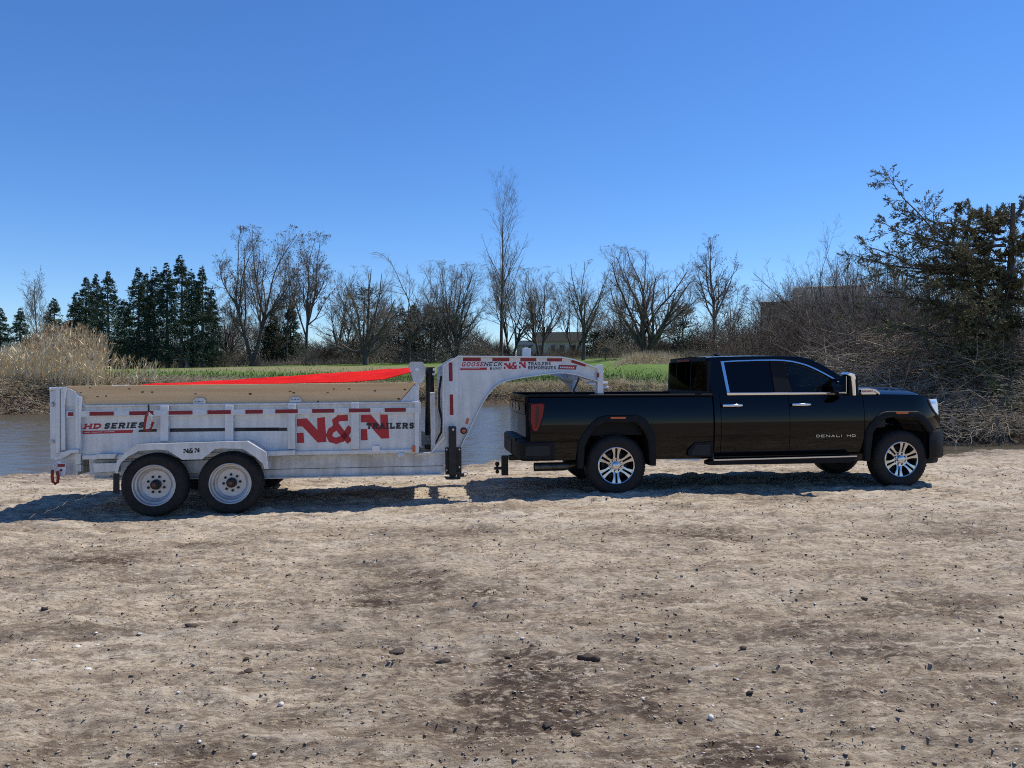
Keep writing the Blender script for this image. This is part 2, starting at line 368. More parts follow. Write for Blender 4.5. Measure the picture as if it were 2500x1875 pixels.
    return m
MT['dirt'] = dirt_material()
lot = tag(link('dirt_ground', dm, MT['dirt']), 'bare tan dirt lot with clods and dark damp patches', 'ground', kind='structure')

# field ------------------------------------------------------------
fx = axis((-2500, -400, 150), (-400, -120, 20), (-120, -50, 3), (-50, 30, .55), (30, 80, 3), (80, 400, 20), (400, 2500, 150))
fy = axis((10, 17, 1.0), (17, 30, .45), (30, 62, .45), (62, 125, 1.6), (125, 200, 8), (200, 3000, 140))
fm, FX, FY, FZ = sheet_mesh('field', fx, fy, field_h)
db = FY-far_bank(FX)
gr = sstep(1.4, 3.2, db + 2.0*fbm(FX*.4, FY*.4, 4, 23)*2)
gr = gr*(1-sstep(-1.5, 1.5, FX-np.interp(FY, [18, 26, 40, 60, 100, 120], [8.5, 9.5, 12.5, 17, 25, 30])+2*fbm(FX*.3, FY*.3, 3, 4)))                                     # the thicket floor has no lawn
dry = sstep(70, 74, FY)*(1-sstep(92, 97, FY))*sstep(-48, -30, FX)*(1-sstep(-14, -5, FX))      # a mown, dry strip
dry = np.maximum(dry*.8, .35*sstep(.06, .25, fbm(FX*.16, FY*.3, 4, 43)))
dry = np.maximum(dry, sstep(3.6, 2.2, db+2*fbm(FX*.5, FY*.5, 3, 12)))
attr(fm, 'grass', gr); attr(fm, 'dry', np.clip(dry, 0, 1))
def field_material():
    m, n, b = nodes('lawn_and_bank'); L = n.links; N = n.nodes
    g = N.new('ShaderNodeAttribute'); g.attribute_name = 'grass'; d = N.new('ShaderNodeAttribute'); d.attribute_name = 'dry'
    tc = N.new('ShaderNodeTexCoord')
    def nz(sc, c0, c1, lo=.35, hi=.65):
        x = N.new('ShaderNodeTexNoise'); x.inputs['Scale'].default_value = sc; x.inputs['Detail'].default_value = 8; L.new(tc.outputs['Object'], x.inputs['Vector'])
        r = N.new('ShaderNodeValToRGB'); e = r.color_ramp.elements; e[0].position = lo; e[1].position = hi; e[0].color = rgb(c0); e[1].color = rgb(c1)
        L.new(x.outputs['Fac'], r.inputs[0]); return r.outputs[0]
    def mix(f, a, bb):
        x = N.new('ShaderNodeMix'); x.data_type = 'RGBA'; L.new(f, x.inputs[0]); L.new(a, x.inputs[6]); L.new(bb, x.inputs[7]); return x.outputs[2]
    lawn = nz(2.5, (.085, .145, .03), (.145, .215, .05)); hay = nz(3, (.17, .15, .075), (.27, .235, .13)); soil = nz(4, (.045, .032, .022), (.15, .11, .07))
    c = mix(g.outputs['Fac'], soil, mix(d.outputs['Fac'], lawn, hay))
    L.new(c, b.inputs['Base Color']); b.inputs['Roughness'].default_value = .95; b.inputs['Specular IOR Level'].default_value = .15
    x = N.new('ShaderNodeTexNoise'); x.inputs['Scale'].default_value = 6; x.inputs['Detail'].default_value = 10; L.new(tc.outputs['Object'], x.inputs['Vector'])
    bp = N.new('ShaderNodeBump'); bp.inputs['Strength'].default_value = .8; bp.inputs['Distance'].default_value = .15; L.new(x.outputs['Fac'], bp.inputs['Height']); L.new(bp.outputs[0], b.inputs['Normal'])
    return m
tag(link('field', fm, field_material()), 'green field and muddy bank rising beyond the pond', 'field', kind='structure')

# pond -------------------------------------------------------------
def water_material():
    m, n, b = nodes('murky_water'); L = n.links; N = n.nodes
    tc = N.new('ShaderNodeTexCoord'); mp = N.new('ShaderNodeMapping'); mp.inputs['Scale'].default_value = (1, 1.6, 1); L.new(tc.outputs['Object'], mp.inputs[0])
    b.inputs['Base Color'].default_value = (.085, .074, .052, 1); b.inputs['Roughness'].default_value = .22; b.inputs['IOR'].default_value = 1.33
    x = N.new('ShaderNodeTexNoise'); x.inputs['Scale'].default_value = 1.4; x.inputs['Detail'].default_value = 4; L.new(mp.outputs[0], x.inputs['Vector'])
    y2 = N.new('ShaderNodeTexNoise'); y2.inputs['Scale'].default_value = 7; y2.inputs['Detail'].default_value = 3; L.new(mp.outputs[0], y2.inputs['Vector'])
    a = N.new('ShaderNodeMath'); a.operation = 'MULTIPLY_ADD'; L.new(y2.outputs['Fac'], a.inputs[0]); a.inputs[1].default_value = .25; L.new(x.outputs['Fac'], a.inputs[2])
    bp = N.new('ShaderNodeBump'); bp.inputs['Strength'].default_value = .12; bp.inputs['Distance'].default_value = .03; L.new(a.outputs[0], bp.inputs['Height']); L.new(bp.outputs[0], b.inputs['Normal'])
    return m
def water_h(X, Y):
    amp = .9+1.1*sstep(.3, .75, vnoise(X*.09, Y*.16, 8))
    w = .0042*np.sin(X*3.1+Y*7.9+2*np.sin(X*.7)) + .0036*np.sin(X*-4.3+Y*10.7+1.5*np.sin(Y*.9)) + .0028*np.sin(X*7.9+Y*13.1)
    return WATER_Z + amp*(w + .030*fbm(X*1.3, Y*2.6, 3, 12))
wme, _, _, _ = sheet_mesh('pond_water', axis((-220, -40, 20), (-40, 22, .125), (22, 120, 14)), axis((10.5, 12, .75), (12, 58, .125), (58, 62, 2)), water_h)
tag(link('pond_water', wme, water_material()), 'murky brown pond water behind the trailer and pickup', 'water', kind='structure')
# ------------------------------------------------------------------ plants
def fh(X, Y): return float(field_h(np.array([float(X)]), np.array([float(Y)]))[0])
def unit(v): return v/np.maximum(np.linalg.norm(v, axis=-1, keepdims=True), 1e-9)
def polytube(P, Rr, S):
    Mn, K, _ = P.shape
    d = unit(P[:, -1]-P[:, 0]); ref = np.where(np.abs(d[:, 2:3]) < .9, np.array([[0, 0, 1.0]]), np.array([[1.0, 0, 0]]))
    a = unit(np.cross(d, ref)); b = np.cross(d, a)
    ang = np.arange(S)*2*np.pi/S
    ring = a[:, None, :]*np.cos(ang)[None, :, None] + b[:, None, :]*np.sin(ang)[None, :, None]
    V = P[:, :, None, :] + Rr[:, :, None, None]*ring[:, None]
    I = (np.arange(Mn)[:, None, None]*K + np.arange(K-1)[None, :, None])*S
    j = np.arange(S)[None, None]; j2 = (j+1) % S
    Q = np.stack(np.broadcast_arrays(I+j, I+j2, I+S+j2, I+S+j), -1).reshape(-1, 4)
    return V.reshape(-1, 3), Q
def cards(C, D, Wd, L, W):                  # small kite-shaped leaf faces: centre, direction, sideways, length, width
    a = C; b = C + D*L[:, None]*.5 + Wd*W[:, None]; c = C + D*L[:, None]; d = C + D*L[:, None]*.5 - Wd*W[:, None]
    V = np.stack([a, b, c, d], 1).reshape(-1, 3); n = len(C)
    return V, np.arange(4*n).reshape(-1, 4)
def cat_(parts):
    V = []; Q = []; o = 0
    for v, q in parts: V.append(v); Q.append(q+o); o += len(v)
    return np.concatenate(V), np.concatenate(Q)
def grow_line(rng, st, d, L, r0, r1, K, wig, up):
    n = len(st); P = np.zeros((n, K, 3)); P[:, 0] = st; d = unit(d)
    for k in range(1, K):
        d = unit(d + wig*rng.normal(size=(n, 3)) + np.array([0, 0, 1.0])*np.asarray(up).reshape(-1, 1))
        P[:, k] = P[:, k-1] + d*(L/(K-1))[:, None]
    Rr = r0[:, None] + (r1-r0)[:, None]*np.linspace(0, 1, K)[None]
    return P, Rr
def spawn(rng, P, Rr, n, t0, t1, a0, a1, l0, l1, K, wig, up, rr=.6, tip=.25, rmin=.004, even=False, flat=0.0):
    Mn, Kp, _ = P.shape; Lp = np.linalg.norm(P[:, 1:]-P[:, :-1], axis=-1).sum(1)
    par = np.repeat(np.arange(Mn), n)
    t = rng.uniform(t0, t1, len(par)) if not even else np.tile(np.linspace(t0, t1, n), Mn) + rng.uniform(-.02, .02, len(par))
    t = np.clip(t, 0, .999)
    k = np.minimum((t*(Kp-1)).astype(int), Kp-2); f = t*(Kp-1)-k
    st = P[par, k]*(1-f)[:, None] + P[par, k+1]*f[:, None]; tg = unit(P[par, k+1]-P[par, k]); rp = Rr[par, k]*(1-f)+Rr[par, k+1]*f
    rv = rng.normal(size=(len(par), 3)); rv[:, 2] *= (1-flat)
    pp = unit(rv - tg*(rv*tg).sum(1, keepdims=True))
    a = rng.uniform(a0, a1, len(par))
    d = tg*np.cos(a)[:, None] + pp*np.sin(a)[:, None]
    L = Lp[par]*rng.uniform(l0, l1, len(par))*(1.15-.55*t)
    r0 = np.maximum(rp*rr, rmin); r1 = np.maximum(r0*tip, rmin*.6)
    return grow_line(rng, st, d, L, r0, r1, K, wig, up)
def tree_obj(name, base, trunk, crown, bark, leafmat, label, cat, group=None, extra=None):
    e = empty(name, base); tag(e, label, cat, group)
    b = np.asarray(base, np.float64)
    V, Q = cat_(trunk); link('trunk', np_mesh('trunk', V-b, Q, True), bark, e)
    V, Q = cat_(crown); link('crown', np_mesh('crown', V-b, Q, False), leafmat, e)
    if extra: V, Q = cat_(extra); link('foliage', np_mesh('foliage', V-b, Q, False), MT['bud'], e)
    return e

MT['bark'] = noisy('grey_brown_bark', (.06, .049, .039), (.13, .108, .087), 1.2, .9, bump=.4, bscale=6, stretch=(1, 1, .3), dist=.05)
MT['bark_pale'] = noisy('pale_grey_bark', (.10, .088, .072), (.19, .17, .145), 1.5, .9)
MT['twig'] = noisy('bare_twigs', (.14, .118, .098), (.25, .215, .18), .5, .9)
MT['twig_grey'] = noisy('grey_twigs', (.13, .105, .08), (.22, .185, .145), .4, .9)
MT['twig_brown'] = noisy('brown_brush_twigs', (.06, .043, .028), (.135, .10, .07), .15, .9)
MT['bud'] = noisy('dull_hanging_seeds', (.10, .075, .06), (.19, .15, .12), .8, .9)
MT['spruce'] = noisy('spruce_needles', (.028, .052, .028), (.078, .115, .062), .5, .8, lo=.4, hi=.62)
MT['pine'] = noisy('dark_olive_needles', (.034, .038, .020), (.080, .080, .044), .5, .85)
MT['cedar'] = noisy('olive_cedar_sprays', (.10, .095, .040), (.22, .20, .10), 1.1, .85)
MT['reed'] = noisy('dry_reed_straw', (.66, .52, .30), (.90, .76, .50), .7, .85)
MT['plume'] = noisy('reed_plumes', (.30, .20, .10), (.46, .33, .18), 1.0, .9)
MT['straw'] = noisy('dead_grass_straw', (.34, .275, .165), (.58, .49, .32), 1.2, .9)
MT['debris'] = noisy('flattened_reed_litter', (.15, .115, .075), (.50, .42, .29), 1.6, .9)
MT['green'] = noisy('grass_blades', (.06, .105, .02), (.13, .19, .045), .6, .9)
MT['stick'] = noisy('weathered_grey_sticks', (.06, .045, .032), (.42, .36, .275), 2.6, .85)
MT['bramble'] = noisy('bramble_leaves', (.035, .06, .012), (.11, .15, .03), 1.5, .8)

def bare_tree(name, px, ytop, Y, spread, label, seed, kind='round', trunk_r=.28, group='bare trees along the far edge of the field', buds=0, lean=0.0, stems=1, base_px=None):
    rng = np.random.default_rng(seed)
    X = (px-CX)/F*Y; X += 0.0; zb = fh(X, Y)-.05; top = at(px, ytop, Y)[2]; H = top-zb
    base = np.array((X, Y, zb)); half = spread/F*Y*.5
    st = base[None] + np.concatenate([np.zeros((1, 3)), rng.normal(size=(stems-1, 3))*np.array([.25, .25, 0])]) if stems > 1 else base[None]
    dirs = np.tile(np.array([[lean, 0, 1.0]]), (stems, 1)); 
    if stems > 1: dirs[:, 0] += np.linspace(-.28, .28, stems); dirs[:, 1] += rng.uniform(-.15, .15, stems)
    trunk = []; crown = []
    if kind == 'poplar':
        P0, R0 = grow_line(rng, st, dirs, np.array([H*.86]*stems), np.array([trunk_r]*stems), np.array([.02]*stems), 10, .02, .02)
        P1, R1 = spawn(rng, P0, R0, 46, .17, .96, .42, .72, .20, .40, 6, .045, .11, .42, .2, .012)
        P2, R2 = spawn(rng, P1, R1, 9, .2, .95, .35, .8, .22, .42, 4, .08, .08, .5, .3, .009)
        P3, R3 = spawn(rng, P2, R2, 6, .2, .98, .4, .9, .3, .55, 3, .1, .04, .6, .5, .0065)
        trunk += [polytube(P0, R0, 7)]; crown += [polytube(P1, R1, 4), polytube(P2, R2, 3), polytube(P3, R3, 3)]; last = P3
    else:
        up = {'round': .05, 'tall': .09, 'low': .02}[kind]
        tl = {'round': .36, 'tall': .5, 'low': .2}[kind]
        P0, R0 = grow_line(rng, st, dirs, np.array([H*tl]*stems), np.array([trunk_r]*stems), np.array([trunk_r*.62]*stems), 6, .05, .02)
        nl = {'round': 9, 'tall': 10, 'low': 9}[kind]
        P1, R1 = spawn(rng, P0, R0, nl, .38, 1.0, .3, 1.0, .001, .0011, 8, .07, up, .7, .3, .03)
        # main limbs reach the crown's outline
        n1 = len(P1); d1 = unit(P1[:, 1]-P1[:, 0]); s1 = P1[:, 0]
        horiz = np.linalg.norm(d1[:, :2], axis=1); L1 = np.minimum((half*1.05)/np.maximum(horiz, .12), (top-s1[:, 2])/np.maximum(d1[:, 2], .3))*rng.uniform(.72, 1.0, n1)
        L1[0] = (top-s1[0, 2])*1.0; d1[0] = unit(np.array([lean*.3+.05, .05, 1.0]))
        P1, R1 = grow_line(rng, s1, d1, L1, R1[:, 0], R1[:, 0]*.18, 9, .11, up*1.3)
        P2, R2 = spawn(rng, P1, R1, 10, .18, .98, .35, .95, .26, .46, 6, .09, up*.9, .55, .25, .013)
        P3, R3 = spawn(rng, P2, R2, 7, .2, 1.0, .35, .95, .3, .5, 4, .12, .05, .55, .35, .010)
        P4, R4 = spawn(rng, P3, R3, 6, .2, 1.0, .3, .9, .4, .75, 3, .14, .04, .6, .5, .0065)
        for P in (P1, P2, P3, P4):            # the highest tips stay inside the crown's height
            over = np.clip(P[..., 2]-(zb+H), 0, None); P[..., 2] -= over*.85
        trunk += [polytube(P0, R0, 8), polytube(P1, R1, 6)]; crown += [polytube(P2, R2, 4), polytube(P3, R3, 3), polytube(P4, R4, 3)]; last = P4
    extra = None
    if buds:
        tip = last[rng.integers(0, len(last), buds), -1] + rng.normal(size=(buds, 3))*.08
        dn = unit(rng.normal(size=(buds, 3))*.5+np.array([0, 0, -1.0])); sd_ = unit(np.cross(dn, rng.normal(size=(buds, 3))))
        extra = [cards(tip, dn, sd_, rng.uniform(.14, .34, buds), rng.uniform(.03, .07, buds))]
    return tree_obj(name, base, trunk, crown, MT['bark'], MT['twig'], label, 'tree', group, extra)

TREES = [
 # px, ytop, Y, spread, kind, r, buds, stems, lean, label
 (618, 556, 104, 200, 'tall', .26, 2600, 2, 0, 'tall leafless tree with seed clusters right of the spruce clump, highest of its pair'),
 (752, 580, 106, 170, 'tall', .22, 2200, 1, 0, 'upright leafless tree with seed clusters and one pale trunk, above the trailer box'),
 (700, 600, 110, 120, 'tall', .16, 900, 1, 0, 'thin leafless tree between the two tall trees with seed clusters'),
 (893, 655, 101, 190, 'low', .42, 0, 1, 0, 'broad leafless tree with short dark trunk above the red tarp'),
 (1000, 622, 104, 190, 'round', .24, 0, 1, -.04, 'fan shaped leafless tree left of the tarp bracket, on the green lawn'),
 (1112, 640, 108, 170, 'round', .22, 0, 3, 0, 'several-stemmed leafless tree behind the gooseneck upright'),
 (1224, 420, 110, 150, 'poplar', .27, 0, 1, 0, 'tallest leafless tree, slender and pointed, rising over the gooseneck'),
 (1318, 655, 116, 150, 'round', .2, 0, 2, 0, 'leafless tree in front of the white house, right of the tallest tree'),
 (1424, 628, 103, 150, 'round', .27, 0, 1, -.03, 'leafless tree with single dark trunk right of the white house'),
 (1578, 598, 99, 250, 'low', .42, 0, 2, 0, 'widest leafless tree with forked trunk left of the pickup cab'),
 (1742, 575, 116, 170, 'tall', .28, 900, 1, 0, 'tall leafless tree above the pickup cab roof with a broken top'),
 (1785, 700, 104, 100, 'round', .12, 500, 1, 0, 'small leafless tree directly above the pickup roof'),
 (92, 660, 60, 60, 'poplar', .07, 0, 1, 0, 'thin bare sapling standing over the reeds at far left'),
 (1245, 660, 120, 190, 'round', .2, 0, 2, 0, 'leafless tree behind the tallest tree, half hidden by the gooseneck'),
 (1520, 650, 122, 120, 'tall', .16, 0, 1, 0, 'leafless background tree between the two forked trees right of centre'),
 (840, 650, 118, 130, 'round', .16, 0, 2, 0, 'leafless background tree left of the broad dark-trunked tree'),
 (560, 700, 112, 130, 'round', .14, 0, 2, 0, 'low leafless tree at the right end of the spruce clump'),
 (1060, 690, 122, 120, 'round', .15, 0, 1, 0, 'leafless background tree above the black hydraulic cylinder'),
 (660, 690, 122, 120, 'round', .15, 0, 2, 0, 'low leafless background tree behind the pair of tall trees'),
 (940, 700, 124, 120, 'round', .15, 0, 2, 0, 'leafless background tree between the broad tree and the fan shaped one'),
 (1660, 690, 124, 130, 'round', .17, 0, 1, 0, 'leafless background tree left of the tall tree over the cab'),
 (1400, 690, 126, 120, 'round', .15, 0, 2, 0, 'leafless background tree behind the single dark trunk'),
]
for i, (px, yt, Y, sp, kd, r, bd, stm, ln, lab) in enumerate(TREES):
    bare_tree('sapling' if yt == 660 and px == 92 else 'bare_tree', px, yt, Y, sp, lab, 100+i, kd, r, buds=bd, lean=ln, stems=stm)

def conifer(name, px, ytop, Y, spread, label, seed, pine=False):
    rng = np.random.default_rng(seed)
    X = (px-CX)/F*Y; zb = fh(X, Y)-.05; H = at(px, ytop, Y)[2]-zb; half = spread/F*Y*.5*(1.45 if not pine else 1.1); base = np.array((X, Y, zb))
    P0, R0 = grow_line(rng, base[None], np.array([[0, 0, 1.0]]), np.array([H]), np.array([.02*H]), np.array([.01]), 8, .01, .01)
    nb = int(80*H**.5) if not pine else int(40*H**.5)
    t = np.sort(rng.uniform(.04, .99, nb)**.85)
    if not pine: nw = max(8, H/.62); t = np.clip((np.round(t*nw)+rng.normal(size=nb)*.42)/nw, .03, .992)
    az = rng.uniform(0, 2*np.pi, nb)
    prof = .96*(1-t)**.85 if not pine else np.sqrt(np.clip(1-(t*1.02-.25)**2/.62, .02, 1))
    Lb = half*prof*rng.uniform(.62, 1.15, nb)+.08
    st = base + np.stack([np.zeros(nb), np.zeros(nb), H*t], 1)
    dr = np.stack([np.cos(az), np.sin(az), rng.uniform(-.02, .22, nb)], 1)
    P1, R1 = grow_line(rng, st, dr, Lb, np.full(nb, .035), np.full(nb, .008), 5, .05, -.10 if not pine else .03)
    P1[:, -1, 2] += .10*Lb
    P2, R2 = spawn(rng, P1, R1, 7, .25, .98, .5, .95, .28, .5, 3, .08, -.08, .5, .4, .006, flat=.6)
    def sprays(P, n, L0, L1, W0, W1):
        Mn, K, _ = P.shape; idx = np.repeat(np.arange(Mn), n); tt = rng.uniform(.12, 1, len(idx))*(K-1); k = np.minimum(tt.astype(int), K-2); f = (tt-k)[:, None]
        C = P[idx, k]*(1-f)+P[idx, k+1]*f; D = unit(unit(P[idx, k+1]-P[idx, k])+.38*rng.normal(size=C.shape)+np.array([0, 0, -.22 if not pine else .25]))
        S = unit(np.cross(D, rng.normal(size=C.shape)+np.array([0, 0, 1.4])))
        sz = np.minimum(1, .35+Lb[(idx*len(Lb))//max(1, Mn)]/1.2)
        return cards(C, D, S, rng.uniform(L0, L1, len(C))*sz, rng.uniform(W0, W1, len(C))*sz)
    fol = [sprays(P1, 12, .18, .42, .02, .05), sprays(P2, 6, .16, .38, .02, .05)]
    e = tree_obj(name, base, [polytube(P0, R0, 6)], [polytube(P1, R1, 3)]+fol, MT['bark'], MT['pine' if pine else 'spruce'], label, 'tree', 'conifers along the far edge of the field')
    return e
CONIFERS = [
 (4, 752, 112, 70, 0, 'small spruce cut by the left edge of the picture'),
 (52, 752, 112, 66, 0, 'small pointed spruce second from the left edge'),
 (134, 727, 104, 82, 0, 'rounded spruce behind the reed plumes, left of the dark clump'),
 (190, 712, 100, 78, 0, 'low spruce at the left foot of the dark clump'),
 (214, 676, 101, 92, 0, 'bushy spruce at the left end of the dark clump'),
 (238, 668, 106, 72, 0, 'narrow spruce second in the dark clump from the left'),
 (268, 661, 98, 92, 0, 'spruce with open pointed top left of the gap in the clump'),
 (340, 652, 100, 92, 0, 'spruce right of the gap in the dark clump'),
 (360, 664, 106, 74, 0, 'spruce half hidden right of the gap in the dark clump'),
 (382, 650, 103, 80, 0, 'slim spruce left of the two tallest spruces'),
 (410, 640, 101, 92, 0, 'second tallest spruce of the dark clump'),
 (443, 621, 100, 104, 0, 'tallest spruce of the dark clump at left'),
 (470, 655, 104, 78, 0, 'spruce just right of the tallest spruce'),
 (496, 647, 101, 74, 0, 'last pointed spruce at the right end of the dark clump'),
 (305, 730, 108, 90, 0, 'low dark spruce filling the gap in the clump'),
 (520, 702, 106, 60, 0, 'short spruce at the right foot of the dark clump'),
 (712, 735, 112, 66, 0, 'small spruce behind the tall leafless pair over the trailer'),
 (668, 752, 114, 60, 0, 'small dark spruce left of the spruce behind the tall pair'),
 (888, 700, 110, 160, 1, 'broad olive evergreen behind the dark-trunked leafless tree'),
 (1012, 738, 116, 70, 0, 'small spruce behind the fan shaped leafless tree'),
 (1052, 752, 112, 110, 1, 'round olive evergreen left of the gooseneck upright'),
 (975, 755, 116, 100, 1, 'low olive evergreen behind the red tarp bracket'),
 (1668, 742, 108, 76, 1, 'narrow dark evergreen left of the pickup cab'),
 (1455, 815, 112, 60, 1, 'small evergreen bush right of the white house'),
 (1500, 810, 114, 80, 1, 'low evergreen bush left of the widest leafless tree'),
]
for i, (px, yt, Y, sp, pn, lab) in enumerate(CONIFERS):
    conifer('evergreen_tree' if pn else 'spruce_tree', px, yt, Y, sp, lab, 300+i, bool(pn))

# brush at the foot of the far trees: one tangled mass ---------------
def stick_mass(name, rng, n, Xr, Yr, hfun, L, r, upz, matl, label, cat, K=3, wig=.15, zf=1.0, S=3, gap=None):
    X = rng.uniform(*Xr, n); Y = Yr[0]+(Yr[1]-Yr[0])*rng.uniform(0, 1, n)
    if gap: k = (X < gap[0]) | (X > gap[1]) | (rng.uniform(0, 1, n) < .22); X, Y = X[k], Y[k]; n = len(X)
    top = hfun(X, Y); z = field_h(X, Y) + top*rng.uniform(0, 1, n)**1.5*zf
    d = rng.normal(size=(n, 3)); d[:, 2] = np.abs(d[:, 2])*upz
    P, Rr = grow_line(rng, np.stack([X, Y, z], 1), d, rng.uniform(L[0], L[1], n), rng.uniform(r[0], r[1], n), np.full(n, r[0]*.5), K, wig, .03)
    V, Q = polytube(P, Rr, S)
    return tag(link(name, np_mesh(name, V, Q, True), matl), label, cat, kind='stuff')
rng = np.random.default_rng(7)
hb = lambda X, Y: np.clip(4.4+7.5*fbm(X*.09, Y*.02+3, 3, 91)*2, 1.6, 9)*np.interp(X, [-80, -60, -35, 0, 30, 60], [.5, .8, 1.25, 1.0, 1.15, 1.6])*np.where((X > .2) & (X < 12.5), .07, 1)
stick_mass('far_brush', rng, 66000, (-85, 62), (112, 130), hb, (.9, 2.6), (.014, .036), 1.3, MT['twig_brown'], 'brown leafless brush under the far trees', 'brush', gap=(-.6, 12.4))
stick_mass('field_edge_brush', rng, 12000, (-50, 40), (104, 112), lambda X, Y: np.clip(1.0+4*fbm(X*.15, X*0+2, 3, 15)*2, .2, 2.6)*np.where((X > .2) & (X < 11.5), .1, 1), (.5, 1.4), (.012, .028), 1.0, MT['twig_grey'], 'low grey leafless scrub along the edge of the field', 'brush', gap=(-.6, 11.4))

def shrub(name, base, H, half, seed, label, group, matl, stems=11, cat='shrub', r=.03, levels=3):
    rng = np.random.default_rng(seed); base = np.asarray(base, float)
    st = base + rng.normal(size=(stems, 3))*np.array([half*.22, half*.22, 0]); a = rng.uniform(0, 2*np.pi, stems)
    sp = rng.uniform(.08, 1, stems)*half/H
    d = np.stack([np.cos(a)*sp, np.sin(a)*sp, np.ones(stems)], 1)
    P0, R0 = grow_line(rng, st, d, H*rng.uniform(.7, 1.05, stems), np.full(stems, r), np.full(stems, r*.25), 8, .09, .03)
    P1, R1 = spawn(rng, P0, R0, 10, .15, .99, .3, .85, .2, .44, 6, .1, .06, .55, .3, .006)
    P2, R2 = spawn(rng, P1, R1, 6, .15, 1., .35, 1., .28, .5, 4, .13, .03, .55, .4, .0045)
    parts = [polytube(P1, R1, 4), polytube(P2, R2, 3)]
    if levels > 2:
        P3, R3 = spawn(rng, P2, R2, 3, .2, 1., .35, 1., .35, .6, 3, .14, .02, .6, .5, .0035); parts.append(polytube(P3, R3, 3))
    return tree_obj(name, base, [polytube(P0, R0, 5)], parts, MT['bark'], matl, label, cat, group)
X = (755-CX)/F*99
shrub('shrub', (X, 99, fh(X, 99)), 2.6, 2.6, 51, 'rounded pale grey leafless bush standing at the field edge above the trailer', None, MT['bark_pale'], 26, r=.03)

# right hand thicket -------------------------------------------------
SH = [(1845, 800, 50), (1890, 770, 46), (1935, 730, 47), (1985, 715, 42), (2035, 668, 40), (2085, 610, 37), (2140, 590, 34), (2200, 620, 31), (2270, 600, 33), (2350, 585, 31), (2420, 560, 29), (2130, 720, 28), (2240, 740, 27), (1960, 800, 38), (2050, 790, 33), (2330, 730, 26), (2480, 640, 25), (1800, 850, 60), (1925, 705, 44), (1975, 680, 41), (2015, 655, 39), (2060, 640, 36), (1880, 790, 40), (2110, 660, 30)]
for i, (px, yt, Y) in enumerate(SH):
    P = at(px, yt, Y); zb = fh(P[0], Y)
    shrub('thicket_shrub', (P[0], Y, zb-.05), P[2]-zb, (P[2]-zb)*.55+.6, 400+i, 'leafless grey-brown shrub in the tangled thicket behind the pickup hood', 'leafless shrubs of the right thicket', MT['twig'] if i % 3 else MT['twig_grey'], 18, r=.035)
P = at(2478, 432, 27); zb = fh(P[0], 27)
shrub('bare_tree', (P[0]+.4, 27, zb-.05), P[2]-zb, 2.4, 480, 'tall grey leafless tree at the right edge behind the cedar', None, MT['twig_grey'], 5, cat='tree', r=.07)
rng = np.random.default_rng(9)
stick_mass('thicket_undergrowth', rng, 15000, (10.5, 34), (24, 46), lambda X, Y: np.clip(1.6+.11*(Y-24), 1, 4.2)+1.2*fbm(X*.4, Y*.4, 3, 2), (.5, 2.2), (.005, .018), 1.0, MT['twig_brown'], 'dense dark leafless undergrowth of the thicket at right', 'brush', K=4)

MT['dead_leaf'] = noisy('dead_olive_leaves', (.06, .05, .022), (.16, .125, .06), 1.2, .9)
def thicket_leaves():
    rng = np.random.default_rng(19); n = 26000; X = rng.uniform(10.5, 30, n); Y = rng.uniform(24.5, 40, n)
    k = vnoise(X*.45, Y*.45, 33) > .5; X, Y = X[k], Y[k]; n = len(X)
    z = field_h(X, Y)+np.clip(1.6+.16*(Y-24), 1, 4.4)*rng.uniform(.15, 1.1, n); D = unit(rng.normal(size=(n, 3))+np.array([0, 0, -.3])); S = unit(np.cross(D, rng.normal(size=(n, 3))))
    V, Q = cards(np.stack([X, Y, z], 1), D, S, rng.uniform(.05, .13, n), rng.uniform(.012, .03, n))
    tag(link('thicket_leaves', np_mesh('thicket_leaves', V, Q), MT['dead_leaf']), 'dull olive-brown leaves hanging in the thicket at right', 'leaves', kind='stuff')
thicket_leaves()
